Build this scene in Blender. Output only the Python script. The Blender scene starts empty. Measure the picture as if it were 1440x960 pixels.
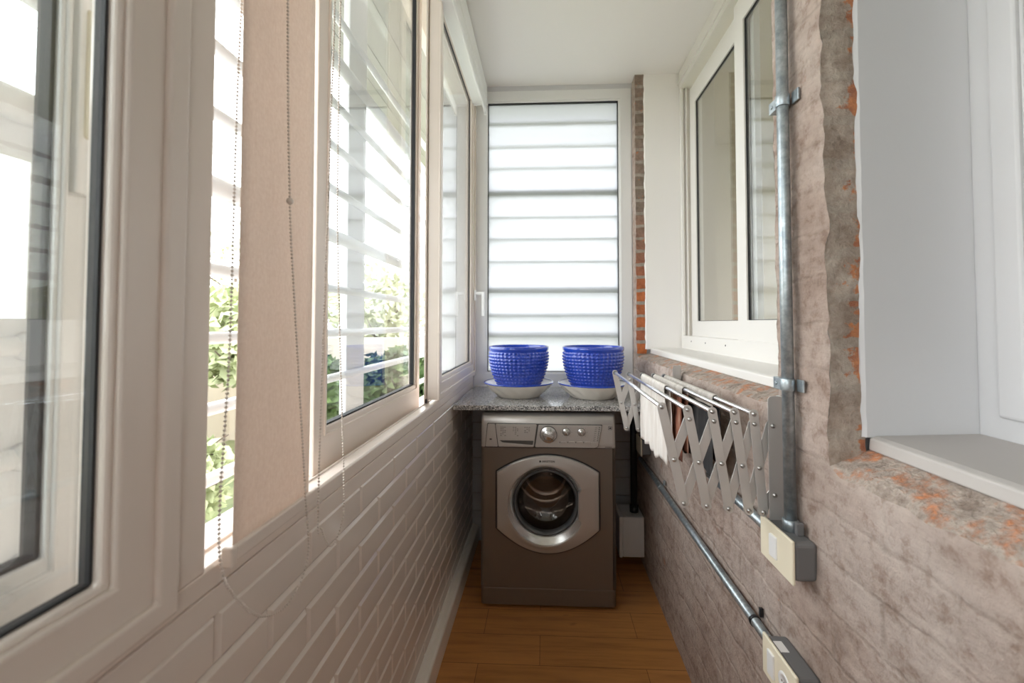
import bpy, bmesh, math, random
from mathutils import Vector, Matrix, noise
PI = math.pi
SC = bpy.context.scene
COL = SC.collection
random.seed(7)

# ------------------------------------------------------------------ camera
cd = bpy.data.cameras.new('camera'); cam = bpy.data.objects.new('camera', cd); COL.objects.link(cam)
CAM_F, CAM_YAW, CAM_PITCH, CAM_H = 600.0, math.radians(2.6), math.radians(1.64), 1.243
cd.sensor_fit = 'HORIZONTAL'; cd.sensor_width = 36.0; cd.lens = 36.0 * CAM_F / 1440
cd.shift_x = -0.01302; cd.shift_y = -0.02929
cd.clip_start = 0.02; cd.clip_end = 300
cam.location = (0, 0, CAM_H)
cam.rotation_euler = (PI / 2 + CAM_PITCH, 0, CAM_YAW)
cd.dof.use_dof = True; cd.dof.focus_distance = 1.2; cd.dof.aperture_fstop = 4.0
SC.camera = cam
# ------------------------------------------------------------------ sky light and exposure
w = bpy.data.worlds.new('sky'); SC.world = w; w.use_nodes = True
bg = w.node_tree.nodes['Background']; bg.inputs[0].default_value = (0.97, 0.985, 1.0, 1); bg.inputs[1].default_value = 7.5
SC.view_settings.view_transform = 'Standard'; SC.view_settings.look = 'None'
SC.view_settings.exposure = 0.0; SC.view_settings.gamma = 1.0; SC.view_settings.use_curve_mapping = False
SC.cycles.use_denoising = True
SC.cycles.max_bounces = 14; SC.cycles.diffuse_bounces = 7; SC.cycles.transparent_max_bounces = 24; SC.cycles.transmission_bounces = 8
SC.cycles.caustics_reflective = False
def portal(name, loc, rot, sx, sy):
    l = bpy.data.lights.new(name, 'AREA'); l.shape = 'RECTANGLE'; l.size = sx; l.size_y = sy
    l.cycles.is_portal = True
    o = bpy.data.objects.new(name, l); COL.objects.link(o); o.location = loc; o.rotation_euler = rot
portal('sky_portal', (-0.56, 0.45, 1.78), (0, -PI / 2, 0), 1.8, 4.1)     # over the left windows

# ------------------------------------------------------------------ materials
def mat(name, base=(0.8, 0.8, 0.8), rough=0.5, metal=0.0, **kw):
    m = bpy.data.materials.new(name); m.use_nodes = True
    b = m.node_tree.nodes['Principled BSDF']
    b.inputs['Base Color'].default_value = (*base, 1); b.inputs['Roughness'].default_value = rough; b.inputs['Metallic'].default_value = metal
    for k, v in kw.items(): b.inputs[k].default_value = v
    return m
class NT:
    def __init__(s, m): s.t = m.node_tree; s.b = s.t.nodes.get('Principled BSDF')
    def n(s, kind, **kw):
        nd = s.t.nodes.new(kind)
        for k, v in kw.items(): setattr(nd, k, v)
        return nd
    def l(s, a, b): s.t.links.new(a, b)
    def math(s, op, a, b=0.0, c=0.0):
        nd = s.n('ShaderNodeMath', operation=op)
        for i, v in enumerate((a, b, c)):
            if isinstance(v, (int, float)): nd.inputs[i].default_value = v
            else: s.l(v, nd.inputs[i])
        return nd.outputs[0]
    def pos(s): return s.n('ShaderNodeNewGeometry').outputs['Position']
    def xyz(s, v):
        nd = s.n('ShaderNodeSeparateXYZ'); s.l(v, nd.inputs[0]); return nd.outputs
    def comb(s, x, y, z):
        nd = s.n('ShaderNodeCombineXYZ')
        for i, v in enumerate((x, y, z)):
            if isinstance(v, (int, float)): nd.inputs[i].default_value = v
            else: s.l(v, nd.inputs[i])
        return nd.outputs[0]
    def noise(s, vec, scale, detail=4, rough=0.55):
        nd = s.n('ShaderNodeTexNoise'); nd.inputs['Scale'].default_value = scale; nd.inputs['Detail'].default_value = detail; nd.inputs['Roughness'].default_value = rough
        if vec is not None: s.l(vec, nd.inputs['Vector'])
        return nd.outputs['Fac']
    def ramp(s, fac, stops):
        nd = s.n('ShaderNodeValToRGB'); cr = nd.color_ramp
        while len(cr.elements) < len(stops): cr.elements.new(0.5)
        for e, (p, c) in zip(cr.elements, stops):
            e.position = p; e.color = (*c, 1) if len(c) == 3 else c
        s.l(fac, nd.inputs[0]); return nd.outputs[0]
    def mix(s, fac, a, b, blend='MIX'):
        nd = s.n('ShaderNodeMix', data_type='RGBA', blend_type=blend)
        for i, v in ((0, fac), (6, a), (7, b)):
            if isinstance(v, (int, float)): nd.inputs[i].default_value = v
            elif isinstance(v, tuple): nd.inputs[i].default_value = (*v, 1)
            else: s.l(v, nd.inputs[i])
        return nd.outputs[2]
    def bump(s, h, strength=0.5, dist=0.01, prev=None):
        nd = s.n('ShaderNodeBump'); nd.inputs['Strength'].default_value = strength; nd.inputs['Distance'].default_value = dist
        s.l(h, nd.inputs['Height'])
        if prev is not None: s.l(prev, nd.inputs['Normal'])
        return nd.outputs[0]
    def base(s, c): s.l(c, s.b.inputs['Base Color'])
    def normal(s, c): s.l(c, s.b.inputs['Normal'])

M = {}
M['frame'] = mat('window_frame_white', (0.735, 0.65, 0.585), 0.28)
M['leaf'] = mat('white_aluminium', (0.82, 0.82, 0.81), 0.3)
M['rubber'] = mat('black_rubber', (0.015, 0.015, 0.018), 0.6)
M['ceiling'] = mat('ceiling_paint', (0.90, 0.875, 0.85), 0.7)
M['paint'] = mat('white_wall_paint', (0.63, 0.63, 0.645), 0.6)
M['inpaint'] = mat('inner_window_white', (0.74, 0.715, 0.68), 0.35)
M['tile'] = mat('glazed_white_tile', (0.72, 0.64, 0.58), 0.10)
M['grout'] = mat('tile_grout', (0.40, 0.35, 0.31), 0.8)
M['base'] = mat('baseboard_paint', (0.84, 0.79, 0.73), 0.35)
M['darktile'] = mat('back_tile', (0.62, 0.63, 0.64), 0.3)
M['cream'] = mat('cream_plastic', (0.83, 0.76, 0.60), 0.35)
M['white_plastic'] = mat('white_plastic', (0.82, 0.82, 0.82), 0.3)
M['greybox'] = mat('grey_cast_box', (0.17, 0.17, 0.175), 0.5, 0.2)
M['black'] = mat('black_plastic', (0.012, 0.012, 0.014), 0.45)
M['dark'] = mat('dark_print_and_shade', (0.06, 0.055, 0.05), 0.5)
M['steel'] = mat('polished_bar', (0.86, 0.87, 0.93), 0.22, 0.9)
M['alu'] = mat('rack_aluminium', (0.62, 0.60, 0.58), 0.42, 0.55)
M['rivet'] = mat('rivet_steel', (0.5, 0.49, 0.48), 0.28, 0.9)
M['grille'] = mat('white_grille', (0.80, 0.81, 0.83), 0.45)
M['backbar'] = mat('grey_grille', (0.50, 0.53, 0.55), 0.5)
M['bead'] = mat('bead_chain', (0.62, 0.55, 0.49), 0.35)
M['saucer'] = mat('cream_glaze', (0.83, 0.78, 0.70), 0.15)
M['blue'] = mat('blue_glaze', (0.014, 0.058, 0.44), 0.10)
M['blue'].node_tree.nodes['Principled BSDF'].inputs['Coat Weight'].default_value = 0.5
M['wash'] = mat('silver_brown_enamel', (0.185, 0.155, 0.13), 0.36, 0.55)
M['washlight'] = mat('silver_panel', (0.47, 0.445, 0.42), 0.33, 0.55)
M['chrome'] = mat('brushed_chrome', (0.62, 0.61, 0.60), 0.25, 0.9)
M['drum'] = mat('drum_steel', (0.36, 0.31, 0.275), 0.2, 0.9)
M['wallroom'] = mat('inner_room_wall', (0.52, 0.475, 0.41), 0.8)
M['sillgrey'] = mat('sill_paint', (0.47, 0.44, 0.42), 0.5)
M['beigewall'] = mat('beige_garden_wall', (0.62, 0.55, 0.46), 0.9)
M['bark'] = mat('bark', (0.12, 0.09, 0.07), 0.9)
M['white_house'] = mat('white_house_paint', (0.7, 0.7, 0.7), 0.8)
M['sticker'] = mat('sticker', (0.75, 0.73, 0.72), 0.5)

def glass(name, tint=(0.97, 0.985, 0.98), f0=0.09, ior_pow=3.8):
    m = bpy.data.materials.new(name); m.use_nodes = True; q = NT(m); t = q.t
    t.nodes.remove(q.b); out = t.nodes['Material Output']
    g = q.n('ShaderNodeNewGeometry'); dp = q.n('ShaderNodeVectorMath', operation='DOT_PRODUCT')
    q.l(g.outputs['Incoming'], dp.inputs[0]); q.l(g.outputs['Normal'], dp.inputs[1])
    c = q.math('ABSOLUTE', dp.outputs['Value']); c = q.math('SUBTRACT', 1.0, c); c = q.math('POWER', c, ior_pow)
    fac = q.math('MULTIPLY_ADD', c, 1 - f0, f0)
    tr = q.n('ShaderNodeBsdfTransparent'); tr.inputs[0].default_value = (*tint, 1)
    gl = q.n('ShaderNodeBsdfGlossy'); gl.inputs['Roughness'].default_value = 0.0
    mx = q.n('ShaderNodeMixShader'); q.l(fac, mx.inputs[0]); q.l(tr.outputs[0], mx.inputs[1]); q.l(gl.outputs[0], mx.inputs[2])
    q.l(mx.outputs[0], out.inputs[0]); return m
M['glass'] = glass('clear_glass')
M['doorglass'] = glass('door_glass', (0.80, 0.77, 0.75), 0.09)
def frosted():
    m = bpy.data.materials.new('frosted_glass'); m.use_nodes = True; q = NT(m); t = q.t
    t.nodes.remove(q.b); out = t.nodes['Material Output']
    tl = q.n('ShaderNodeBsdfTranslucent'); tl.inputs[0].default_value = (0.66, 0.67, 0.69, 1)
    rf = q.n('ShaderNodeBsdfRefraction'); rf.inputs['Roughness'].default_value = 0.55; rf.inputs['IOR'].default_value = 1.2; rf.inputs[0].default_value = (0.54, 0.55, 0.57, 1)
    gl = q.n('ShaderNodeBsdfGlossy'); gl.inputs['Roughness'].default_value = 0.15
    a = q.n('ShaderNodeMixShader'); a.inputs[0].default_value = 0.35; q.l(tl.outputs[0], a.inputs[1]); q.l(rf.outputs[0], a.inputs[2])
    b = q.n('ShaderNodeMixShader'); b.inputs[0].default_value = 0.04; q.l(a.outputs[0], b.inputs[1]); q.l(gl.outputs[0], b.inputs[2])
    q.l(b.outputs[0], out.inputs[0]); return m
M['frosted'] = frosted()

def wall_plaster():
    m = mat('old_brick_plaster', rough=0.9); q = NT(m); p = q.pos(); x, y, z = q.xyz(p)
    wob = q.noise(p, 6, 4); wob2 = q.noise(q.comb(z, x, y), 9, 4)
    wv = q.comb(q.math('MULTIPLY_ADD', wob, 0.06, y), q.math('MULTIPLY_ADD', wob2, 0.035, z), 0.0)
    br = q.n('ShaderNodeTexBrick'); br.offset = 0.5
    q.l(wv, br.inputs['Vector']); br.inputs['Scale'].default_value = 1.0; br.inputs['Brick Width'].default_value = 0.235; br.inputs['Row Height'].default_value = 0.084
    br.inputs['Mortar Size'].default_value = 0.007; br.inputs['Mortar Smooth'].default_value = 1.0
    br.inputs['Color1'].default_value = (0.42, 0.335, 0.29, 1); br.inputs['Color2'].default_value = (0.48, 0.41, 0.37, 1); br.inputs['Mortar'].default_value = (0.46, 0.385, 0.335, 1)
    n1 = q.noise(p, 4.0, 7, 0.62); n2 = q.noise(p, 32, 8, 0.75); n3 = q.noise(p, 95, 5, 0.65)
    smear = q.noise(q.comb(x, q.math('MULTIPLY', y, 3.0), q.math('MULTIPLY', z, 14.0)), 2.2, 6, 0.65)
    blot = q.ramp(n1, [(0.33, (0.33, 0.245, 0.205)), (0.46, (0.45, 0.36, 0.315)), (0.58, (0.51, 0.435, 0.395)), (0.70, (0.58, 0.515, 0.475))])
    c = q.mix(0.72, br.outputs['Color'], blot)
    c = q.mix(0.55, c, q.ramp(smear, [(0.33, (0.72, 0.655, 0.61)), (0.55, (1.04, 1.0, 0.97)), (0.72, (1.20, 1.17, 1.15))]), 'MULTIPLY')
    c = q.mix(0.85, c, q.ramp(n2, [(0.36, (0.68, 0.60, 0.55)), (0.49, (1, 1, 1)), (0.7, (1.12, 1.1, 1.08))]), 'MULTIPLY')
    # joints between the courses are darker, broken up by noise
    joint_dark = q.math('MULTIPLY', br.outputs['Fac'], q.ramp(q.noise(p, 17, 4, 0.7), [(0.48, (0, 0, 0)), (0.62, (1, 1, 1))]))
    c = q.mix(q.math('MULTIPLY', joint_dark, 0.42), c, (0.22, 0.165, 0.135))
    # bare red brick chips scattered in the plaster
    chip = q.ramp(q.noise(p, 12, 6, 0.72), [(0.66, (0, 0, 0)), (0.70, (1, 1, 1))])
    c = q.mix(q.math('MULTIPLY', chip, 0.75), c, (0.44, 0.19, 0.115))
    q.base(c)
    h = q.math('MULTIPLY_ADD', br.outputs['Fac'], -0.26, q.math('MULTIPLY_ADD', n2, 0.8, q.math('MULTIPLY_ADD', n3, 0.5, q.math('MULTIPLY', smear, 0.5))))
    q.normal(q.bump(h, 0.7, 0.014)); return m
M['plaster'] = wall_plaster()
def brick_edge(name, orange_lo, orange_hi):
    m = mat(name, rough=0.9); q = NT(m); p = q.pos(); x, y, z = q.xyz(p)
    wob = q.noise(p, 12, 3)
    zz = q.math('MULTIPLY_ADD', wob, 0.02, z)
    k = q.math('DIVIDE', zz, 0.0715); fr = q.math('FRACT', k); idx = q.math('FLOOR', k)
    mort = q.math('LESS_THAN', fr, 0.24)
    wn = q.n('ShaderNodeTexWhiteNoise', noise_dimensions='1D'); q.l(idx, wn.inputs['W'])
    zone = q.n('ShaderNodeMapRange'); q.l(z, zone.inputs[0])
    zone.inputs[1].default_value = orange_hi; zone.inputs[2].default_value = orange_lo; zone.inputs[3].default_value = 0.0; zone.inputs[4].default_value = 1.0
    dull = q.ramp(wn.outputs['Value'], [(0.0, (0.20, 0.155, 0.125)), (0.6, (0.27, 0.20, 0.16)), (1.0, (0.30, 0.17, 0.12))])
    org = q.ramp(wn.outputs['Value'], [(0.0, (0.42, 0.13, 0.05)), (0.5, (0.36, 0.12, 0.06)), (1.0, (0.56, 0.16, 0.045))])
    c = q.mix(zone.outputs[0], dull, org)
    c = q.mix(mort, c, (0.36, 0.31, 0.26))
    n2 = q.noise(p, 45, 5, 0.7)
    c = q.mix(0.8, c, q.ramp(n2, [(0.3, (0.6, 0.58, 0.55)), (0.6, (1.1, 1.1, 1.1))]), 'MULTIPLY')
    chip = q.ramp(q.noise(p, 26, 5, 0.7), [(0.60, (0, 0, 0)), (0.64, (1, 1, 1))])
    c = q.mix(q.math('MULTIPLY', chip, 0.8), c, (0.52, 0.16, 0.05))
    q.base(c); q.normal(q.bump(q.math('MULTIPLY_ADD', mort, -0.5, n2), 0.8, 0.008)); return m
M['edge_far'] = brick_edge('bare_brick_edge', 1.45, 1.85)
def dull_edge():
    m = mat('grey_brick_edge', rough=0.95); q = NT(m); p = q.pos(); x, y, z = q.xyz(p)
    n = q.noise(p, 14, 5, 0.65); n2 = q.noise(p, 50, 5, 0.7)
    k = q.math('FRACT', q.math('DIVIDE', q.math('MULTIPLY_ADD', n, 0.03, z), 0.081))
    mort = q.math('LESS_THAN', k, 0.2)
    c = q.ramp(n, [(0.36, (0.30, 0.23, 0.185)), (0.5, (0.41, 0.335, 0.28)), (0.62, (0.50, 0.43, 0.37))])
    c = q.mix(q.math('MULTIPLY', mort, 0.5), c, (0.40, 0.35, 0.30))
    c = q.mix(0.8, c, q.ramp(n2, [(0.3, (0.62, 0.58, 0.55)), (0.55, (1, 1, 1)), (0.7, (1.1, 1.1, 1.1))]), 'MULTIPLY')
    rim = q.math('MULTIPLY', q.math('SUBTRACT', x, 0.525), 5.0)
    chip = q.ramp(q.math('ADD', q.noise(p, 17, 5, 0.72), rim), [(0.655, (0, 0, 0)), (0.70, (1, 1, 1))])
    chip = q.math('MULTIPLY', chip, q.math('SUBTRACT', 1.0, mort))
    c = q.mix(q.math('MULTIPLY', chip, 0.85), c, q.ramp(n2, [(0.4, (0.34, 0.11, 0.05)), (0.6, (0.58, 0.21, 0.07))]))
    q.base(c); q.normal(q.bump(q.math('MULTIPLY_ADD', mort, -0.3, n2), 0.8, 0.01)); return m
M['edge_near'] = dull_edge()
def chipped():
    m = mat('chipped_brick_top', rough=0.95); q = NT(m); p = q.pos()
    n = q.noise(p, 16, 5, 0.7); n2 = q.noise(p, 55, 4, 0.7)
    c = q.ramp(n, [(0.36, (0.27, 0.21, 0.175)), (0.50, (0.44, 0.37, 0.32)), (0.58, (0.42, 0.25, 0.18)), (0.64, (0.60, 0.24, 0.11)), (0.72, (0.50, 0.42, 0.37))])
    c = q.mix(0.7, c, q.ramp(n2, [(0.3, (0.6, 0.58, 0.56)), (0.6, (1.1, 1.1, 1.1))]), 'MULTIPLY')
    q.base(c); q.normal(q.bump(q.math('ADD', n, n2), 0.9, 0.012)); return m
M['chip'] = chipped()
def floor_wood():
    m = mat('laminate_floor', rough=0.33); q = NT(m); p = q.pos(); x, y, z = q.xyz(p)
    v = q.comb(q.math('ADD', x, 3.07), q.math('ADD', y, 0.06), 0.0)
    br = q.n('ShaderNodeTexBrick'); br.offset = 0.37; q.l(v, br.inputs['Vector']); br.inputs['Scale'].default_value = 1.0
    br.inputs['Brick Width'].default_value = 0.61; br.inputs['Row Height'].default_value = 0.15; br.inputs['Mortar Size'].default_value = 0.0012; br.inputs['Mortar Smooth'].default_value = 0.2
    br.inputs['Color1'].default_value = (0.44, 0.195, 0.058, 1); br.inputs['Color2'].default_value = (0.55, 0.25, 0.082, 1); br.inputs['Mortar'].default_value = (0.15, 0.055, 0.018, 1)
    gv = q.comb(q.math('MULTIPLY', x, 3.0), q.math('MULTIPLY', y, 34.0), z)
    g = q.noise(gv, 1.0, 6, 0.6)
    g2 = q.noise(q.comb(q.math('MULTIPLY', x, 8.0), q.math('MULTIPLY', y, 30.0), z), 0.8, 3, 0.5)
    c = q.mix(0.8, br.outputs['Color'], q.ramp(g, [(0.3, (0.60, 0.52, 0.46)), (0.52, (1, 1, 1)), (0.75, (1.2, 1.2, 1.15))]), 'MULTIPLY')
    knot = q.ramp(g2, [(0.68, (0, 0, 0)), (0.76, (1, 1, 1))])
    c = q.mix(q.math('MULTIPLY', knot, 0.6), c, (0.14, 0.05, 0.02))
    q.base(c); return m
M['wood'] = floor_wood()
def granite():
    m = mat('grey_granite', rough=0.12); q = NT(m); p = q.pos()
    vo = q.n('ShaderNodeTexVoronoi'); vo.inputs['Scale'].default_value = 260; q.l(p, vo.inputs['Vector'])
    n = q.noise(p, 160, 3, 0.7)
    s = q.math('MULTIPLY_ADD', q.xyz(vo.outputs['Color'])[0], 0.6, q.math('MULTIPLY', n, 0.4))
    q.base(q.ramp(s, [(0.25, (0.04, 0.04, 0.042)), (0.40, (0.20, 0.20, 0.20)), (0.58, (0.42, 0.41, 0.40)), (0.75, (0.66, 0.65, 0.63))])); return m
M['granite'] = granite()
def galvanised():
    m = mat('galvanised_conduit', (0.34, 0.39, 0.42), 0.36, 0.75); q = NT(m); p = q.pos()
    n = q.noise(p, 60, 4, 0.6)
    q.base(q.ramp(n, [(0.3, (0.25, 0.29, 0.32)), (0.55, (0.40, 0.45, 0.48)), (0.75, (0.55, 0.60, 0.63))])); return m
M['galv'] = galvanised()
def blind_cloth():
    m = bpy.data.materials.new('beige_blind_cloth'); m.use_nodes = True; q = NT(m); p = q.pos(); x, y, z = q.xyz(p)
    wv = q.noise(q.comb(x, q.math('MULTIPLY', y, 700.0), q.math('MULTIPLY', z, 60.0)), 1.0, 3, 0.7)
    wv2 = q.noise(p, 180, 3, 0.6)
    c = q.ramp(q.math('MULTIPLY_ADD', wv, 0.5, q.math('MULTIPLY', wv2, 0.5)), [(0.3, (0.74, 0.625, 0.54)), (0.7, (0.87, 0.77, 0.69))])
    q.base(c); q.b.inputs['Roughness'].default_value = 0.9
    tl = q.n('ShaderNodeBsdfTranslucent'); q.l(c, tl.inputs[0])
    mx = q.n('ShaderNodeMixShader'); mx.inputs[0].default_value = 0.27
    q.l(q.b.outputs[0], mx.inputs[1]); q.l(tl.outputs[0], mx.inputs[2]); q.l(mx.outputs[0], q.t.nodes['Material Output'].inputs[0]); return m
M['blind'] = blind_cloth()
def cloth(name, stops, axis_scale=(0, 60, 0), rough=0.95):
    m = mat(name, rough=rough); q = NT(m); p = q.pos(); x, y, z = q.xyz(p)
    s = q.noise(q.comb(q.math('MULTIPLY', x, 40.0), q.math('MULTIPLY', y, float(axis_scale[1])), q.math('MULTIPLY', z, 6.0)), 1.0, 4, 0.6)
    q.base(q.ramp(s, stops)); f = q.noise(p, 400, 2); q.normal(q.bump(f, 0.4, 0.002)); return m
M['cl_white'] = cloth('cream_towel_cloth', [(0.3, (0.66, 0.60, 0.55)), (0.6, (0.80, 0.76, 0.72))])
M['cl_red'] = cloth('terracotta_cloth', [(0.35, (0.09, 0.035, 0.025)), (0.47, (0.26, 0.09, 0.055)), (0.58, (0.36, 0.17, 0.11)), (0.68, (0.52, 0.42, 0.34))])
M['cl_black'] = cloth('charcoal_cloth', [(0.3, (0.012, 0.012, 0.014)), (0.6, (0.035, 0.033, 0.034)), (0.8, (0.10, 0.09, 0.085))])
M['cl_hem'] = cloth('pale_hem_cloth', [(0.3, (0.5, 0.46, 0.42)), (0.7, (0.66, 0.62, 0.58))])
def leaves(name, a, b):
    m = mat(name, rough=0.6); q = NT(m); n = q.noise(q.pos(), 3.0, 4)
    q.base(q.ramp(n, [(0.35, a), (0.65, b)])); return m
M['leaf_pale'] = leaves('pale_leaves', (0.31, 0.36, 0.19), (0.52, 0.55, 0.33))  # pale green leaves, lightened further to put overexposure into the colour
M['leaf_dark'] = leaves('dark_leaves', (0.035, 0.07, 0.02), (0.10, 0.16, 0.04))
M['leaf_haze'] = leaves('hazy_pale_leaves', (0.40, 0.43, 0.27), (0.62, 0.63, 0.46))  # distance haze is put into these leaf colours
M['grass'] = leaves('lawn', (0.12, 0.15, 0.07), (0.22, 0.24, 0.12))

# ------------------------------------------------------------------ mesh helpers
class MB:
    def __init__(s): s.bm = bmesh.new(); s.mi = 0
    def face(s, vs, mi=None, smooth=False):
        f = s.bm.faces.new(vs); f.material_index = s.mi if mi is None else mi; f.smooth = smooth; return f
    def v(s, *p): return s.bm.verts.new(p)
    def box(s, x0, x1, y0, y1, z0, z1, mi=None, mtx=None):
        P = [(x, y, z) for z in (z0, z1) for y in (y0, y1) for x in (x0, x1)]
        if mtx: P = [mtx @ Vector(p) for p in P]
        v = [s.bm.verts.new(p) for p in P]
        for f in ((0, 2, 3, 1), (4, 5, 7, 6), (0, 1, 5, 4), (2, 6, 7, 3), (0, 4, 6, 2), (1, 3, 7, 5)): s.face([v[i] for i in f], mi)
        return s
    def prism(s, pts, a, b, axis, mi=None, smooth=False):
        """closed outline pts (2-D) swept from a to b along an axis"""
        def P(p, t):
            return {'x': (t, p[0], p[1]), 'y': (p[0], t, p[1]), 'z': (p[0], p[1], t)}[axis]
        A = [s.v(*P(p, a)) for p in pts]; B = [s.v(*P(p, b)) for p in pts]; n = len(pts)
        s.face(A, mi); s.face(B[::-1], mi)
        for i in range(n): s.face([A[i], B[i], B[(i + 1) % n], A[(i + 1) % n]], mi, smooth)
        return s
    def tube(s, pts, r, n=12, mi=None, caps=True, radii=None):
        pts = [Vector(p) for p in pts]; rings = []
        up = None
        for i, p in enumerate(pts):
            d = (pts[min(i + 1, len(pts) - 1)] - pts[max(i - 1, 0)]).normalized()
            if up is None: up = d.orthogonal().normalized()
            else: up = (up - d * up.dot(d)).normalized()
            sd = d.cross(up); rr = radii[i] if radii else r
            rings.append([s.bm.verts.new(p + (up * math.cos(2 * PI * k / n) + sd * math.sin(2 * PI * k / n)) * rr) for k in range(n)])
        for a, b in zip(rings, rings[1:]):
            for k in range(n): s.face([a[k], a[(k + 1) % n], b[(k + 1) % n], b[k]], mi, True)
        if caps: s.face(rings[0][::-1], mi); s.face(rings[-1], mi)
        return s
    def lathe(s, prof, c=(0, 0, 0), axis='z', n=48, mi=None, smooth=True, fn=None):
        rings = []
        for r, h in prof:
            ring = []
            for k in range(n):
                a = 2 * PI * k / n; rr = fn(r, h, a) if fn else r
                p = {'z': (rr * math.cos(a), rr * math.sin(a), h), 'y': (rr * math.cos(a), h, rr * math.sin(a)), 'x': (h, rr * math.cos(a), rr * math.sin(a))}[axis]
                ring.append(s.v(c[0] + p[0], c[1] + p[1], c[2] + p[2]))
            rings.append(ring)
        for a, b in zip(rings, rings[1:]):
            for k in range(n): s.face([a[k], a[(k + 1) % n], b[(k + 1) % n], b[k]], mi, smooth)
        if prof[0][0] > 1e-6: s.face(rings[0][::-1], mi)
        if prof[-1][0] > 1e-6: s.face(rings[-1], mi)
        return s
    def ball(s, c, r, n=8, mi=None, sq=(1, 1, 1)):
        m = Matrix.Translation(c) @ Matrix.Diagonal((r * sq[0], r * sq[1], r * sq[2], 1))
        q = bmesh.ops.create_uvsphere(s.bm, u_segments=n, v_segments=max(4, n // 2 + 1), radius=1, matrix=m)
        for v in q['verts']:
            for f in v.link_faces: f.smooth = True; f.material_index = s.mi if mi is None else mi
        return s
    def grid(s, o, u, v, nu, nv, mi=None, smooth=True):
        o, u, v = Vector(o), Vector(u), Vector(v)
        g = [[s.bm.verts.new(o + u * (i / nu) + v * (j / nv)) for i in range(nu + 1)] for j in range(nv + 1)]
        for j in range(nv):
            for i in range(nu): s.face([g[j][i], g[j][i + 1], g[j + 1][i + 1], g[j + 1][i]], mi, smooth)
        return g
    def build(s, name, mats, parent=None, bevel=0.0, seg=2, loc=None, recalc=True):
        bmesh.ops.remove_doubles(s.bm, verts=s.bm.verts, dist=1e-5)
        if recalc: bmesh.ops.recalc_face_normals(s.bm, faces=s.bm.faces)
        if loc: bmesh.ops.translate(s.bm, verts=s.bm.verts, vec=-Vector(loc))
        me = bpy.data.meshes.new(name); s.bm.to_mesh(me); s.bm.free()
        for m in (mats if isinstance(mats, (list, tuple)) else [mats]): me.materials.append(M[m] if isinstance(m, str) else m)
        o = bpy.data.objects.new(name, me); COL.objects.link(o)
        if loc: o.location = loc
        if bevel:
            b = o.modifiers.new('bevel', 'BEVEL'); b.width = bevel; b.segments = seg; b.limit_method = 'ANGLE'; b.angle_limit = math.radians(40); b.harden_normals = False
        if parent:
            o.parent = parent
            o.matrix_parent_inverse = Matrix.Translation(-world_loc(parent))
        return o
def world_loc(o):
    """world position of an object whose parents are not rotated (built in world coordinates)"""
    return Vector(o.get('_wl', o.location))
def thing(name, label, cat, loc=(0, 0, 0), group=None, kind=None):
    o = bpy.data.objects.new(name, None); COL.objects.link(o); o.location = loc; o.empty_display_size = 0.05
    return tag(o, label, cat, group, kind)
def tag(o, label, cat, group=None, kind=None):
    o['label'] = label; o['category'] = cat
    if group: o['group'] = group
    if kind: o['kind'] = kind
    return o
def part(mb, name, mats, parent, bevel=0.0, seg=2, label=None, recalc=True):
    """a child built in world coordinates under an unrotated parent"""
    o = mb.build(name, mats, None, bevel, seg, recalc=recalc)
    o.parent = parent; o['_wl'] = (0.0, 0.0, 0.0)
    base = Vector(parent.get('_wl', parent.location)) if parent.parent else Vector(parent.location)
    o.matrix_parent_inverse = Matrix.Translation(-base) if not parent.parent else Matrix.Identity(4)
    if label: o['label'] = label
    return o
def clean(): 
    for o in COL.objects:
        if '_wl' in o: del o['_wl']
S = 'structure'
def rough_shift(bm, amp, freq, seed=0.0, keep=None):
    for v in bm.verts:
        if keep and keep(v.co): continue
        n = noise.noise_vector(v.co * freq + Vector((seed, seed, seed)))
        n2 = noise.noise_vector(v.co * freq * 3.1 + Vector((seed + 5, seed, seed)))
        v.co += n * amp + n2 * amp * 0.45

# ------------------------------------------------------------------ room numbers (metres)
CEIL = 2.64
YB, YF = -1.7, 2.47                   # wall behind the camera, back wall
XT, XR = -0.415, 0.507                # tile face on the left, plaster face on the right

# ------------------------------------------------------------------ setting
mb = MB(); mb.box(-0.75, 0.9, YB - 0.1, YF + 0.15, -0.08, 0.0)
tag(mb.build('floor', 'wood'), 'orange-brown wood laminate floor of the narrow laundry', 'floor', kind=S)
mb = MB(); mb.box(-0.62, 0.86, YB - 0.1, YF + 0.12, CEIL, CEIL + 0.1)
tag(mb.build('ceiling', 'ceiling'), 'plain white painted ceiling above the narrow laundry', 'ceiling', kind=S)
mb = MB(); mb.box(-0.7, 0.9, YB - 0.15, YB, 0, CEIL)
tag(mb.build('wall_front', 'paint'), 'white wall behind the camera', 'wall', kind=S)

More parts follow.
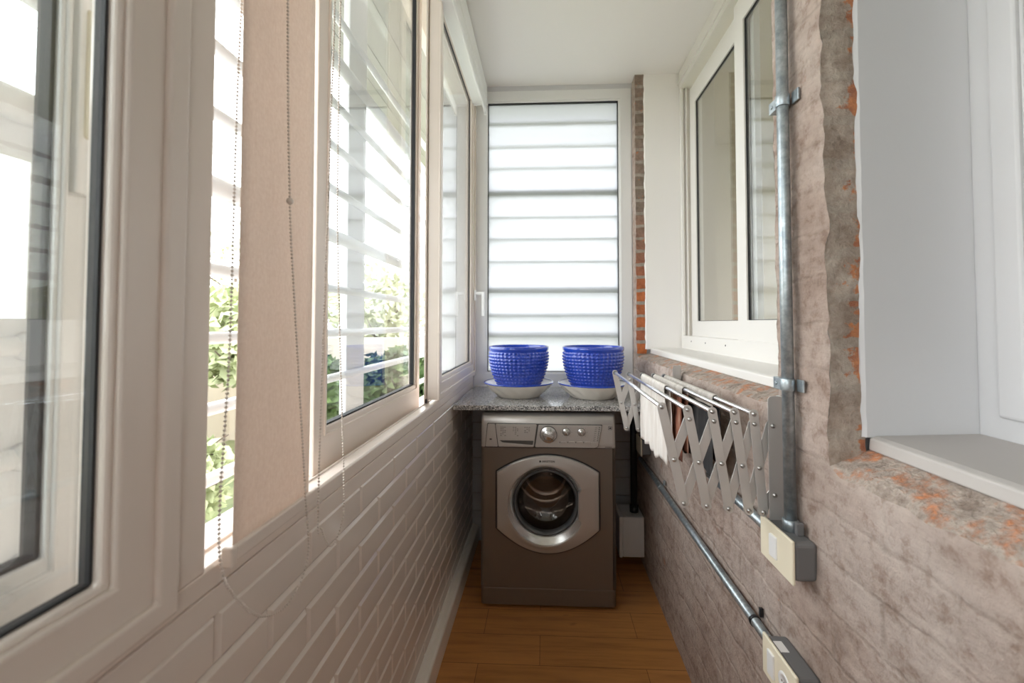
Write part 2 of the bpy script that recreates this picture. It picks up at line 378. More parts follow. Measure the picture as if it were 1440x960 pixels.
# left wall: bevelled brick-bond tiles on a core
mb = MB(); mb.mi = 1
mb.box(XT - 0.16, XT - 0.009, YB, YF + 0.1, 0.0, 0.874)
mb.mi = 0
PW, PH, TOPZ = 0.212, 0.0664, 0.876
for r in range(13):
    z1 = TOPZ - r * PH; z0 = z1 - PH + 0.0014
    if z1 < 0.06: break
    off = 0.96 + (0.5 * PW if r % 2 else 0)
    k0 = math.floor((YB - off) / PW)
    for k in range(k0, 40):
        a = off + k * PW; b = a + PW - 0.0014
        if a > YF - 0.02: break
        b = min(b, YF)
        bev = 0.0058
        xo, xi = XT - 0.010, XT - 0.0005
        O = [mb.v(xo, a, z0), mb.v(xo, b, z0), mb.v(xo, b, z1), mb.v(xo, a, z1)]
        E = [mb.v(xo + 0.0035, a, z0), mb.v(xo + 0.0035, b, z0), mb.v(xo + 0.0035, b, z1), mb.v(xo + 0.0035, a, z1)]
        if b - a < 2.5 * bev: bev = (b - a) / 3
        I = [mb.v(xi, a + bev, z0 + bev), mb.v(xi, b - bev, z0 + bev), mb.v(xi, b - bev, z1 - bev), mb.v(xi, a + bev, z1 - bev)]
        for q in range(4):
            mb.face([O[q], O[(q + 1) % 4], E[(q + 1) % 4], E[q]]); mb.face([E[q], E[(q + 1) % 4], I[(q + 1) % 4], I[q]])
        mb.face(I)
o = mb.build('wall_left', ['tile', 'grout'], bevel=0.0008, seg=2)
tag(o, 'low wall of glossy white bevelled brick tiles under the windows', 'wall', kind=S)
mb = MB(); mb.prism([(-0.43, 0), (-0.379, 0), (-0.379, 0.082), (-0.382, 0.089), (-0.388, 0.092), (-0.404, 0.094), (-0.410, 0.100), (-0.43, 0.100)], YB, YF, 'y')
tag(mb.build('baseboard_left', 'base', bevel=0.002), 'white baseboard along the tiled wall', 'baseboard', kind=S)

# back wall under the shelf (tiled) and beside the frosted window
mb = MB(); mb.box(-0.6, 0.75, YF + 0.008, YF + 0.15, 0, 0.874, 1)
mb.mi = 0
z = 0.874; r = 0
while z > 0.02:
    z0 = z - 0.0985; x = -0.42 - (0.1 if r % 2 else 0)
    while x < 0.52:
        mb.box(max(x, -0.42), min(x + 0.1985, 0.52), YF, YF + 0.009, max(z0, 0.0), z - 0.002); x += 0.2005
    z -= 0.1005; r += 1
tag(mb.build('wall_back', ['darktile', 'grout'], bevel=0.0015, seg=1), 'tiled wall behind the washing machine under the granite shelf', 'wall', kind=S)

# right wall: old plastered brick with two window openings up to the ceiling
JN, PF, JF = 0.791, 0.955, 2.384      # near jamb, far side of the pier, far jamb
SN, SF = 1.042, 1.108                 # sill heights
mb = MB()
def wall_block(y0, y1, z0, z1, step=0.022):
    ny = max(2, round((y1 - y0) / step)); nz = max(2, round((z1 - z0) / step)); nx = 3
    xb = 0.575
    mb.grid((XR, y0, z0), (0, y1 - y0, 0), (0, 0, z1 - z0), ny, nz, 0)
    return ny, nz, nx, xb
SNB, SFB = SN - 0.052, SF - 0.048      # broken brick tops below the sills
ny, nz, nx, xb = wall_block(YB, JN, 0, SNB)
mb.grid((XR, YB, SNB), (0, JN - YB, 0), (0.075, 0, 0.032), ny, 4, 2)
wall_block(JN, PF, 0, SNB)
wall_block(PF, JF, 0, SFB)
mb.grid((XR, PF, SFB), (0, JF - PF, 0), (0.085, 0, 0.022), max(2, round((JF - PF) / 0.022)), 4, 2)
wall_block(JN, PF, SNB, CEIL + 0.03, 0.02)
mb.grid((XR, JN, SNB), (0.064, 0, 0), (0, 0, CEIL + 0.03 - SNB), 4, 90, 1)
mb.grid((XR, PF, SNB), (0.12, 0, 0), (0, 0, CEIL + 0.03 - SNB), 5, 80, 0)
wall_block(JF, YF + 0.02, 0, CEIL + 0.03, 0.02)
mb.grid((XR, JF, SFB), (0.056, 0, 0), (0, 0, CEIL + 0.03 - SFB), 4, 80, 3)
bmesh.ops.remove_doubles(mb.bm, verts=mb.bm.verts, dist=2e-3)
rough_shift(mb.bm, 0.0030, 11.0, 3.0, keep=lambda c: c.z < 0.01)
rough_shift(mb.bm, 0.0028, 38.0, 9.0, keep=lambda c: c.z < 0.01)
for v in mb.bm.verts:                  # broken edge along the openings
    c = v.co
    if abs(c.x - XR) < 0.02 and abs(c.y - JN) < 0.012 and c.z > SNB: c.y += 0.010 * noise.noise(c * 22); c.x += 0.006 * abs(noise.noise(c * 30))
    if abs(c.x - XR) < 0.012 and abs(c.z - SNB) < 0.015 and c.y < JN: c.z -= 0.014 * abs(noise.noise(c * 14)) + 0.006; c.x += 0.012 * abs(noise.noise(c * 9))
    if abs(c.x - XR) < 0.012 and abs(c.z - SFB) < 0.015 and PF < c.y < JF: c.z -= 0.010 * abs(noise.noise(c * 14)); c.x += 0.006
o = mb.build('wall_right', ['plaster', 'edge_near', 'chip', 'edge_far'], recalc=False)
es = o.modifiers.new('crisp edges', 'EDGE_SPLIT'); es.split_angle = math.radians(38); es.use_edge_sharp = False
tag(o, 'old plastered brick wall on the right with bare red brick edges', 'wall', kind=S)
# the solid core behind the plaster skin, and the wall over the rooms behind
mb = MB()
mb.box(0.53, 0.86, YB, JN + 0.03, 0, SN - 0.06); mb.box(0.53, 0.74, JN + 0.03, PF - 0.01, 0, CEIL); mb.box(0.53, 0.86, PF - 0.01, JF + 0.02, 0, SF - 0.06)
mb.box(0.53, 0.86, JF + 0.02, YF + 0.14, 0, CEIL)
tag(mb.build('wall_core', 'paint'), 'core of the brick wall on the right behind the plaster', 'wall', kind=S)

# white plastered reveals and painted sills
def reveal(name, label, x0, x1, y, z0, z1, th, seed, m='paint'):
    mb = MB(); n = 70
    g = mb.grid((x0, y, z0), (x1 - x0, 0, 0), (0, 0, z1 - z0), 6, n, 0)
    for j in range(n + 1):
        z = g[j][0].co.z
        d = 0.0035 * noise.noise(Vector((seed, seed, z * 26))) + 0.002 * noise.noise(Vector((seed, 1, z * 80)))
        g[j][0].co.x += d; g[j][1].co.x = x0 + 0.006 + d * 0.5; g[j][0].co.y += 0.004
    ex = bmesh.ops.extrude_face_region(mb.bm, geom=mb.bm.faces[:])
    bmesh.ops.translate(mb.bm, verts=[e for e in ex['geom'] if isinstance(e, bmesh.types.BMVert)], vec=(0, th, 0))
    for f in mb.bm.faces: f.smooth = False
    return tag(mb.build(name, m), label, 'wall', kind=S)
reveal('trim_1', 'white plastered window reveal beside the near right window', 0.563, 0.775, JN - 0.004, SN, CEIL, 0.02, 2.0)
reveal('trim_2', 'white plastered reveal at the far end of the inner window', 0.554, 0.775, JF - 0.004, SF - 0.005, CEIL, 0.02, 8.0, 'ceiling')
mb = MB(); mb.prism([(0.572, SN - 0.022), (0.86, SN - 0.022), (0.86, SN + 0.012), (0.585, SN + 0.003), (0.574, SN - 0.001)], -1.2, JN - 0.002, 'y')
tag(mb.build('trim_3', 'sillgrey', bevel=0.003), 'wide pale painted sill under the near right window', 'window sill', kind=S)
mb = MB(); mb.prism([(0.580, SF - 0.028), (0.86, SF - 0.028), (0.86, SF + 0.006), (0.592, SF + 0.001), (0.582, SF - 0.003)], PF - 0.01, JF - 0.002, 'y')
tag(mb.build('trim_4', 'inpaint', bevel=0.003), 'white painted sill under the far inner window', 'window sill', kind=S)

# ------------------------------------------------------------------ left window wall
def frame_ring(mb, x0, x1, ya, yb, za, zb, w, mi=None, wb=None, wt=None):
    wb = w if wb is None else wb; wt = w if wt is None else wt
    """mitred rectangular frame lying in a YZ plane, x0..x1 thick"""
    out = [(ya, za), (yb, za), (yb, zb), (ya, zb)]; inn = [(ya + w, za + wb), (yb - w, za + wb), (yb - w, zb - wt), (ya + w, zb - wt)]
    V = {}
    for t, x in (('a', x0), ('b', x1)):
        V[t + 'o'] = [mb.v(x, *p) for p in out]; V[t + 'i'] = [mb.v(x, *p) for p in inn]
    for k in range(4):
        j = (k + 1) % 4
        mb.face([V['ao'][k], V['ao'][j], V['ai'][j], V['ai'][k]], mi); mb.face([V['bo'][k], V['bo'][j], V['bi'][j], V['bi'][k]], mi)
        mb.face([V['ao'][k], V['bo'][k], V['bo'][j], V['ao'][j]], mi); mb.face([V['ai'][k], V['bi'][k], V['bi'][j], V['ai'][j]], mi)
def sash(name, label, xf, ya, yb, za, zb, wf, depth=0.055, handle=None, bead=0.024):
    """casement sash: stepped profile, bead, black gasket, pane"""
    t = thing(name, label, 'window', (xf - depth, (ya + yb) / 2, za), kind=S)
    mb = MB()
    frame_ring(mb, xf - 0.009, xf, ya, yb, za, zb, 0.026)                        # raised outer lip
    frame_ring(mb, xf - depth, xf - 0.007, ya + 0.004, yb - 0.004, za + 0.004, zb - 0.004, wf - bead)
    part(mb, 'sash_frame', 'frame', t, bevel=0.004, seg=3)
    mb = MB(); q = wf - bead
    frame_ring(mb, xf - depth + 0.008, xf - 0.013, ya + q + 0.001, yb - q - 0.001, za + q + 0.001, zb - q - 0.001, bead)
    part(mb, 'glazing_bead', 'frame', t, bevel=0.005, seg=3)
    mb = MB(); q = wf - 0.002
    frame_ring(mb, xf - depth + 0.0155, xf - depth + 0.0262, ya + q, yb - q, za + q, zb - q, 0.006)
    part(mb, 'gasket', 'rubber', t)
    mb = MB(); q = wf - 0.004
    mb.box(xf - depth + 0.018, xf - depth + 0.024, ya + q, yb - q, za + q, zb - q)
    part(mb, 'pane', 'glass', t)
    return t
w1 = sash('window_1', 'large white window sash closest on the left with black gasket', -0.400, -0.62, 0.459, 0.927, 2.62, 0.070, depth=0.05, bead=0.009)
w3 = sash('window_3', 'white window sash over the granite shelf next to frosted window', -0.400, 1.615, 2.466, 0.948, 2.60, 0.082, depth=0.05, bead=0.02)
# handle on the far sash
mb = MB(); mb.box(-0.401, -0.391, 2.405, 2.432, 1.375, 1.435); mb.tube([(-0.393, 2.418, 1.415), (-0.345, 2.418, 1.415)], 0.009, 12)
mb.box(-0.358, -0.342, 2.408, 2.430, 1.285, 1.425)
part(mb, 'handle', 'white_plastic', w3, bevel=0.003)
# sliding leaf in the outer track
def leaf(name, label, xf, ya, yb, za, zb, wf, wb, m='frame'):
    t = thing(name, label, 'window', (xf, (ya + yb) / 2, za), kind=S)
    mb = MB(); frame_ring(mb, xf - 0.028, xf, ya, yb, za, zb, wf, wb=wb)
    frame_ring(mb, xf - 0.02, xf + 0.004, ya + wf * 0.72, yb - wf * 0.72, za + wb * 0.8, zb - wf * 0.72, 0.005)
    part(mb, 'leaf_frame', m, t, bevel=0.003)
    mb = MB(); frame_ring(mb, xf - 0.022, xf - 0.006, ya + wf - 0.001, yb - wf + 0.001, za + wb - 0.001, zb - wf + 0.001, 0.005)
    part(mb, 'gasket', 'rubber', t)
    mb = MB(); mb.box(xf - 0.017, xf - 0.012, ya + wf, yb - wf, za + wb, zb - wf); part(mb, 'pane', 'glass', t)
    return t
w2 = leaf('window_2', 'sliding window leaf with tall pane behind the hanging bead chain', -0.495, 0.900, 1.672, 0.915, 2.62, 0.056, 0.095)
w8 = leaf('window_7', 'sliding leaf seen through the closest pane with cream latch', -0.497, -0.30, 0.439, 0.915, 2.62, 0.030, 0.095, 'leaf')
mb = MB(); mb.box(-0.498, -0.489, 0.420, 0.438, 1.38, 1.66); part(mb, 'latch_plate', 'leaf', w8, bevel=0.002)
mb = MB(); mb.box(-0.492, -0.484, 0.426, 0.434, 1.44, 1.58); part(mb, 'latch', 'cream', w8, bevel=0.003)
mb = MB(); mb.box(-0.520, -0.494, 0.4395, 0.452, 0.915, 2.62); part(mb, 'brush_seal', 'rubber', w8)
# fixed outer frame: bottom rail with its track, jambs, mullions, head
t = thing('window_8', 'fixed white frame around the left windows with a bottom track', 'window frame', (-0.46, 0.4, 0.876), kind=S)
mb = MB()
mb.box(-0.56, -0.4165, YB, YF, 0.8745, 0.909)                              # fillet under the rail
mb.prism([(-0.56, 0.909), (-0.419, 0.909), (-0.415, 0.913), (-0.415, 0.938), (-0.419, 0.942), (-0.446, 0.9395), (-0.452, 0.9395), (-0.453, 0.918), (-0.56, 0.914)], YB, YF, 'y')
mb.prism([(-0.454, 0.915), (-0.4505, 0.915), (-0.4505, 0.943), (-0.454, 0.943)], YB, YF, 'y')
part(mb, 'bottom_rail', 'frame', t, bevel=0.0015)
mb = MB(); mb.box(-0.56, -0.4165, YB, YF, 2.60, CEIL); part(mb, 'head_rail', 'frame', t, bevel=0.002)
for ya, yb, xf in ((0.440, 0.512, -0.414), (1.610, 1.660, -0.452), (-0.70, -0.60, -0.416), (YB, YB + 0.06, -0.416), (YF - 0.03, YF, -0.416)):
    mb = MB(); mb.box(-0.46, xf, ya, yb, 0.938, 2.605); part(mb, 'mullion', 'frame', t, bevel=0.004, seg=3)
mb = MB(); mb.box(-0.452, -0.449, 1.612, 1.618, 0.938, 0.952); mb.box(-0.4525, -0.4495, 1.602, 1.618, 0.9435, 0.957); part(mb, 'dark_hole', 'black', t)  # black blocks stand in for the dark hole at the sash foot

# ------------------------------------------------------------------ frosted back window
t = thing('window_4', 'tall frosted window at the end of the room above the shelf', 'window', (0.045, YF, 0.882), kind=S)
def ring_xz(mb, y0, y1, xa, xb, za, zb, wl, wr, wb, wt):
    out = [(xa, za), (xb, za), (xb, zb), (xa, zb)]; inn = [(xa + wl, za + wb), (xb - wr, za + wb), (xb - wr, zb - wt), (xa + wl, zb - wt)]
    V = {}
    for k, y in (('a', y0), ('b', y1)):
        V[k + 'o'] = [mb.v(p[0], y, p[1]) for p in out]; V[k + 'i'] = [mb.v(p[0], y, p[1]) for p in inn]
    for k in range(4):
        j = (k + 1) % 4
        mb.face([V['ao'][k], V['ao'][j], V['ai'][j], V['ai'][k]]); mb.face([V['bo'][k], V['bo'][j], V['bi'][j], V['bi'][k]])
        mb.face([V['ao'][k], V['bo'][k], V['bo'][j], V['ao'][j]]); mb.face([V['ai'][k], V['bi'][k], V['bi'][j], V['ai'][j]])
mb = MB(); ring_xz(mb, YF, YF + 0.06, -0.412, 0.503, 0.881, 2.615, 0.070, 0.066, 0.076, 0.062)
part(mb, 'window_frame', 'leaf', t, bevel=0.003)
mb = MB(); ring_xz(mb, YF + 0.004, YF + 0.05, -0.344, 0.439, 0.955, 2.555, 0.010, 0.010, 0.010, 0.010); part(mb, 'glazing_bead', 'leaf', t, bevel=0.003)
mb = MB(); ring_xz(mb, YF + 0.010, YF + 0.045, -0.335, 0.430, 0.964, 2.546, 0.005, 0.005, 0.005, 0.007); part(mb, 'gasket', 'rubber', t)
mb = MB(); mb.box(-0.333, 0.428, YF + 0.022, YF + 0.026, 0.966, 2.543); part(mb, 'pane', 'frosted', t)
mb = MB(); mb.box(-0.6, 0.75, YF - 0.002, YF + 0.12, 2.612, CEIL + 0.02); mb.box(-0.6, -0.408, YF, YF + 0.12, 0.87, 2.62); mb.box(0.50, 0.75, YF + 0.004, YF + 0.12, 0.87, 2.62)
tag(mb.build('trim_5', 'paint', bevel=0.002), 'white plaster band over and beside the frosted window', 'wall', kind=S)

# ------------------------------------------------------------------ inner window on the right (far)
t = thing('window_5', 'white sliding inner window on the right above the drying rack', 'window', (0.79, 1.65, SF), kind=S)
mb = MB()
XW = 0.745
mb.box(XW, 0.86, PF - 0.03, JF - 0.02, SF + 0.002, SF + 0.072)           # bottom rail
mb.box(XW, 0.86, PF - 0.03, JF - 0.02, 2.535, CEIL)                      # head
for x0, x1 in ((XW, 0.758), (0.772, 0.780), (0.80, 0.86)): mb.box(x0, x1, JF - 0.045, JF - 0.02, SF + 0.07, 2.54)   # jamb with tracks
mb.box(XW + 0.006, 0.86, JF - 0.028, JF - 0.01, SF + 0.07, 2.54)
mb.box(XW - 0.008, XW + 0.004, PF, JF - 0.015, 2.565, 2.585)
part(mb, 'window_frame', 'inpaint', t, bevel=0.002)
def inner_leaf(x, ya, yb, name):
    mb = MB(); frame_ring(mb, x, x + 0.024, ya, yb, SF + 0.068, 2.50, 0.075, wb=0.080, wt=0.10); f = part(mb, name, 'inpaint', t, bevel=0.003)
    g = MB(); frame_ring(g, x + 0.007, x + 0.018, ya + 0.072, yb - 0.072, SF + 0.145, 2.403, 0.005); part(g, 'gasket', 'rubber', t)
    g = MB(); g.box(x + 0.010, x + 0.015, ya + 0.073, yb - 0.073, SF + 0.146, 2.402); part(g, 'pane', 'glass', t)
inner_leaf(0.780, 1.60, 2.30, 'leaf_frame'); inner_leaf(0.752, 0.97, 1.700, 'leaf_frame')
mb = MB()
for y in (2.21, 2.02, 1.80): mb.tube([(XW - 0.0008, y, SF + 0.045), (XW + 0.004, y, SF + 0.045)], 0.004, 10)
part(mb, 'drain_hole', 'black', t)
# near window on the right
t = thing('window_6', 'white window at the right edge above the wide sill', 'window', (0.80, 0.2, SN), kind=S)
mb = MB(); frame_ring(mb, 0.758, 0.83, -1.0, JN - 0.002, SN + 0.005, CEIL - 0.01, 0.050); part(mb, 'window_frame', 'paint', t, bevel=0.006, seg=3)
mb = MB(); frame_ring(mb, 0.750, 0.80, -0.96, JN - 0.042, SN + 0.045, CEIL - 0.05, 0.046); part(mb, 'sash_frame', 'paint', t, bevel=0.006, seg=3)
mb = MB(); frame_ring(mb, 0.758, 0.79, -0.915, JN - 0.083, SN + 0.086, CEIL - 0.091, 0.009); part(mb, 'glazing_bead', 'paint', t, bevel=0.004, seg=3)
mb = MB(); frame_ring(mb, 0.764, 0.785, -0.90, JN - 0.091, SN + 0.094, CEIL - 0.099, 0.008); part(mb, 'gasket', 'rubber', t)
mb = MB(); mb.box(0.772, 0.777, -0.90, JN - 0.092, SN + 0.095, CEIL - 0.100); part(mb, 'pane', 'glass', t)

# rooms behind the inner windows; unseen opening in the outer wall added for light
mb = MB()
for a in ((0.86, 3.0, -1.3, -1.2, 0, 2.7), (0.86, 3.0, 3.4, 3.5, 0, 2.7), (2.9, 3.0, -1.2, 0.9, 0, 2.7), (2.9, 3.0, 0.9, 3.0, 0, 0.6), (2.9, 3.0, 3.0, 3.4, 0, 2.7), (2.9, 3.0, 0.9, 3.0, 2.45, 2.7), (0.86, 3.0, 0.80, 0.90, 0, 2.7), (0.86, 3.0, -1.3, 3.5, -0.1, 0), (0.86, 3.0, -1.3, 3.5, 2.66, 2.76), (0.861, 0.95, 2.40, 3.4, 0, 2.66), (0.861, 0.95, -1.2, 3.4, 0, 1.02)):
    mb.box(*a)
tag(mb.build('wall_inner_room', 'wallroom'), 'dim taupe rooms behind the inner windows', 'room', kind=S)

# ------------------------------------------------------------------ granite shelf
mb = MB(); mb.box(-0.409, 0.500, 1.898, YF - 0.001, 0.858, 0.880)
tag(mb.build('granite_shelf', 'granite', bevel=0.002), 'speckled grey granite shelf above the washing machine', 'shelf')

# ------------------------------------------------------------------ washing machine
WX, WY = 0.0135, 1.895
HW = 0.2965
wm = thing('washing_machine', 'silver-brown front-loading washing machine standing on the wood floor', 'washing machine', (WX, WY + 0.25, 0.0))
CX, CZ, RP = 0.005, 0.4525, 0.168     # porthole
def rect_r(th, x0, x1, z0, z1):
    c, s = math.cos(th), math.sin(th); r = 9.0
    if c > 1e-9: r = min(r, (x1 - CX) / c)
    if c < -1e-9: r = min(r, (x0 - CX) / c)
    if s > 1e-9: r = min(r, (z1 - CZ) / s)
    if s < -1e-9: r = min(r, (z0 - CZ) / s)
    return r
# body: front with a round hole, sides, top, back
mb = MB(); N = 128
X0, X1, Z0, Z1 = WX - HW, WX + HW, 0.090, 0.697
ths = sorted([2 * PI * k / N - PI for k in range(N)] + [math.atan2(z - CZ, x - CX) for x in (X0 + 0.016, X1 - 0.016) for z in (Z0, Z1)])
ri, ro = [], []
for th in ths:
    c, s = math.cos(th), math.sin(th); r = rect_r(th, X0 + 0.016, X1 - 0.016, Z0, Z1)
    ro.append(mb.v(CX + r * c, WY, CZ + r * s)); ri.append(mb.v(CX + 0.175 * c, WY, CZ + 0.175 * s))
for k in range(len(ths)):
    j = (k + 1) % len(ths); mb.face([ri[k], ri[j], ro[j], ro[k]])
prof = [(X0 + 0.016, WY), (X0 + 0.005, WY + 0.004), (X0, WY + 0.016), (X0, WY + 0.53)]
for sgn in (0, 1):
    pts = prof if not sgn else [(2 * WX - x, y) for x, y in prof]
    for a, b in zip(pts, pts[1:]):
        mb.face([mb.v(a[0], a[1], Z0), mb.v(b[0], b[1], Z0), mb.v(b[0], b[1], Z1), mb.v(a[0], a[1], Z1)], None, True)
mb.face([mb.v(X0, WY + 0.53, Z0), mb.v(X1, WY + 0.53, Z0), mb.v(X1, WY + 0.53, Z1), mb.v(X0, WY + 0.53, Z1)])
mb.face([mb.v(X0, WY + 0.016, Z0), mb.v(X1, WY + 0.016, Z0), mb.v(X1, WY + 0.53, Z0), mb.v(X0, WY + 0.53, Z0)])
part(mb, 'body', 'wash', wm, recalc=False)
# rounded slab helper (plan outline with rounded front corners)
def plan(x0, x1, y0, y1, r=0.016, n=5):
    pts = []
    for k in range(n + 1):
        a = PI + (PI / 2) * k / n; pts.append((x0 + r + r * math.cos(a), y0 + r + r * math.sin(a)))
    for k in range(n + 1):
        a = 1.5 * PI + (PI / 2) * k / n; pts.append((x1 - r + r * math.cos(a), y0 + r + r * math.sin(a)))
    return pts + [(x1, y1), (x0, y1)]
mb = MB(); mb.prism(plan(X0 + 0.001, X1 - 0.001, WY + 0.003, WY + 0.5), 0.014, 0.0865, 'z'); part(mb, 'plinth', 'wash', wm, bevel=0.003)
mb = MB(); mb.prism(plan(X0 + 0.006, X1 - 0.006, WY + 0.010, WY + 0.5), 0.084, 0.092, 'z'); part(mb, 'seam', 'black', wm)
# control fascia: sloping slightly back and rolling over into the top
mb = MB()
pr = [(WY - 0.002, 0.700), (WY - 0.003, 0.715), (WY + 0.001, 0.800), (WY + 0.004, 0.818), (WY + 0.012, 0.833), (WY + 0.028, 0.842), (WY + 0.05, 0.8445), (WY + 0.53, 0.8445), (WY + 0.53, 0.700)]
def ring_at(x, inset): return [mb.v(x, y + (inset if i in (0, 1, 2, 3, 4) else 0), z - (inset * 0.5 if 3 <= i <= 6 else 0)) for i, (y, z) in enumerate(pr)]
secs = [ring_at(X0, 0.014), ring_at(X0 + 0.005, 0.004), ring_at(X0 + 0.015, 0.0), ring_at(X1 - 0.015, 0.0), ring_at(X1 - 0.005, 0.004), ring_at(X1, 0.014)]
for a, b in zip(secs, secs[1:]):
    for k in range(len(pr)): mb.face([a[k], a[(k + 1) % len(pr)], b[(k + 1) % len(pr)], b[k]], None, 2 <= k <= 6)
mb.face(secs[0][::-1]); mb.face(secs[-1])
part(mb, 'control_fascia', 'washlight', wm)
mb = MB(); mb.box(X0 + 0.012, X1 - 0.012, WY + 0.004, WY + 0.3, 0.694, 0.702); part(mb, 'seam', 'black', wm)
def fy(z, o=0.0): return WY - 0.003 + (z - 0.715) * 0.047 + o     # fascia surface
def slab(mb, outline, y_of, th, mi=None):
    """plate on the fascia from an XZ outline"""
    A = [mb.v(x, y_of(z) - th, z) for x, z in outline]; B = [mb.v(x, y_of(z) + 0.002, z) for x, z in outline]; n = len(outline)
    mb.face(A, mi); mb.face(B[::-1], mi)
    for i in range(n): mb.face([A[i], A[(i + 1) % n], B[(i + 1) % n], B[i]], mi)
def outl(pts, r=0.008, n=4):
    out = []
    for i, p in enumerate(pts):
        p = Vector(p); a = (Vector(pts[i - 1]) - p).normalized(); b = (Vector(pts[(i + 1) % len(pts)]) - p).normalized()
        for k in range(n + 1):
            t = k / n; q = (p + a * r) * (1 - t) ** 2 + p * 2 * t * (1 - t) + (p + b * r) * t * t
            out.append((q.x, q.y))
    return out
# left cap, drawer with dark recess plate, raised knob panel
mb = MB(); slab(mb, outl([(-0.262, 0.702), (-0.207, 0.702), (-0.221, 0.800), (-0.252, 0.800)], 0.004), fy, 0.003)
part(mb, 'dispenser_cap', 'washlight', wm, bevel=0.001)
mb = MB(); dy = lambda z: fy(z)
slab(mb, outl([(-0.204, 0.702), (-0.049, 0.702), (-0.035, 0.800), (-0.218, 0.800)], 0.006), fy, 0.006)
dr = part(mb, 'detergent_drawer', 'washlight', wm, bevel=0.0015)
mb = MB(); A = outl([(-0.185, 0.7215), (-0.053, 0.712), (-0.050, 0.730), (-0.20, 0.7305)], 0.004); slab(mb, A, fy, 0.0066)  # raised dark plate stands in for the shade inside the recess
o = part(mb, 'recess_shade', 'dark', dr, label='dark plate drawn for the shade of the finger recess')
mb = MB(); slab(mb, outl([(-0.197, 0.7045), (-0.055, 0.7045), (-0.053, 0.7115), (-0.19, 0.719)], 0.003), fy, 0.009); part(mb, 'drawer_lip', 'washlight', dr, bevel=0.002)
mb = MB(); slab(mb, outl([(-0.043, 0.702), (0.220, 0.702), (0.231, 0.708), (0.249, 0.798), (-0.028, 0.798)], 0.006), fy, 0.006)
kp = part(mb, 'knob_panel', 'washlight', wm, bevel=0.0015)
mb = MB()
slab(mb, outl([(-0.264, 0.6995), (0.222, 0.6995), (0.233, 0.707), (0.2515, 0.801), (-0.255, 0.8035)], 0.004), fy, 0.0012)
part(mb, 'panel_gap', 'dark', wm)
def dial(name, x, z, r, h, grip, label=None):
    y0 = fy(z) - 0.006
    mb = MB(); mb.lathe([(r, y0 + 0.002), (r, y0 - h * 0.25), (r * 0.93, y0 - h * 0.4), (r * 0.66, y0 - h * 0.45), (r * 0.62, y0 - h * 0.8), (r * 0.55, y0 - h), (0.0, y0 - h)], (x, 0, z), 'y', 40)
    d = part(mb, name, 'chrome', wm)
    mb = MB(); m = Matrix.Translation((x, y0 - h, z)) @ Matrix.Rotation(grip, 4, 'Y')
    mb.box(-r * 0.6, r * 0.6, -0.007, 0.001, -r * 0.14, r * 0.14, mtx=m); part(mb, 'grip', 'washlight', d, bevel=0.0015)
    if label: d['label'] = label
    mb = MB(); mb.lathe([(r * 1.06, y0 + 0.001), (r * 1.06, y0 - 0.0008), (r * 0.98, y0 - 0.0008)], (x, 0, z), 'y', 40); part(mb, 'dial_gap', 'dark', d)
    return d
dial('program_dial', 0.0155, 0.757, 0.036, 0.016, 0.35, 'large round programme dial')
dial('temperature_knob', 0.094, 0.769, 0.0165, 0.012, 0.8); dial('spin_knob', 0.160, 0.769, 0.0165, 0.012, 1.45)
for x in (0.081, 0.117, 0.152, 0.186):
    mb = MB(); slab(mb, outl([(x - 0.011, 0.7195), (x + 0.011, 0.7195), (x + 0.011, 0.7295), (x - 0.011, 0.7295)], 0.003), fy, 0.0095); part(mb, 'button', 'washlight', wm, bevel=0.001)
mb = MB(); slab(mb, outl([(0.197, 0.714), (0.224, 0.714), (0.226, 0.727), (0.199, 0.727)], 0.003), fy, 0.009); part(mb, 'button', 'washlight', wm, bevel=0.001)
# printed marks on the fascia
rnd = random.Random(3)
def tick(x, z, w_, h_, o=0.0064): slab(mb, [(x, z), (x + w_, z), (x + w_, z + h_), (x, z + h_)], fy, o)
for cx_, n_ in ((-0.196, 6), (-0.141, 6), (-0.090, 4)):
    mb = MB()
    for i in range(n_):
        zz = 0.786 - i * 0.0072
        for j in range(3):
            if rnd.random() < 0.8: tick(cx_ + j * 0.009, zz, 0.005 + 0.002 * rnd.random(), 0.0020)
    part(mb, 'programme_table', 'dark', dr)
for x in (0.067, 0.102, 0.137, 0.171):
    mb = MB(); tick(x - 0.0035, 0.7225, 0.0032, 0.005); part(mb, 'button_light', 'dark', wm)
mb = MB()
for i in range(8): tick(0.236 - i * 0.0013, 0.788 - i * 0.008, 0.0045, 0.0035); tick(0.219 - i * 0.0013, 0.788 - i * 0.008, 0.009, 0.0014)
part(mb, 'indicator_scale', 'dark', kp)
for (x, z, r, n_, o_) in ((0.0155, 0.757, 0.0305, 14, 0.0112), (0.094, 0.769, 0.0235, 8, 0.0064), (0.160, 0.769, 0.0235, 8, 0.0064)):
    mb = MB()
    for k in range(n_):
        a = 2 * PI * k / n_; tick(x + r * math.cos(a) - 0.0009, z + r * math.sin(a) - 0.0009, 0.0018, 0.0018, o_)
    part(mb, 'dial_scale', 'dark', kp)
mb = MB(); slab(mb, [(0.277, 0.7795), (0.2937, 0.7795), (0.2937, 0.7937), (0.277, 0.7937)], fy, 0.0012); bd = part(mb, 'badge', 'dark', wm)
mb = MB(); slab(mb, [(0.2785, 0.781), (0.2922, 0.781), (0.2922, 0.7922), (0.2785, 0.7922)], fy, 0.0016); part(mb, 'badge_field', 'washlight', bd)
mb = MB(); slab(mb, [(0.281, 0.783), (0.2895, 0.783), (0.2895, 0.790), (0.281, 0.790)], fy, 0.0020); part(mb, 'badge_mark', 'dark', bd)
mb = MB(); tick(0.262, 0.7045, 0.030, 0.0018, 0.0016); part(mb, 'model_plate', 'dark', wm)
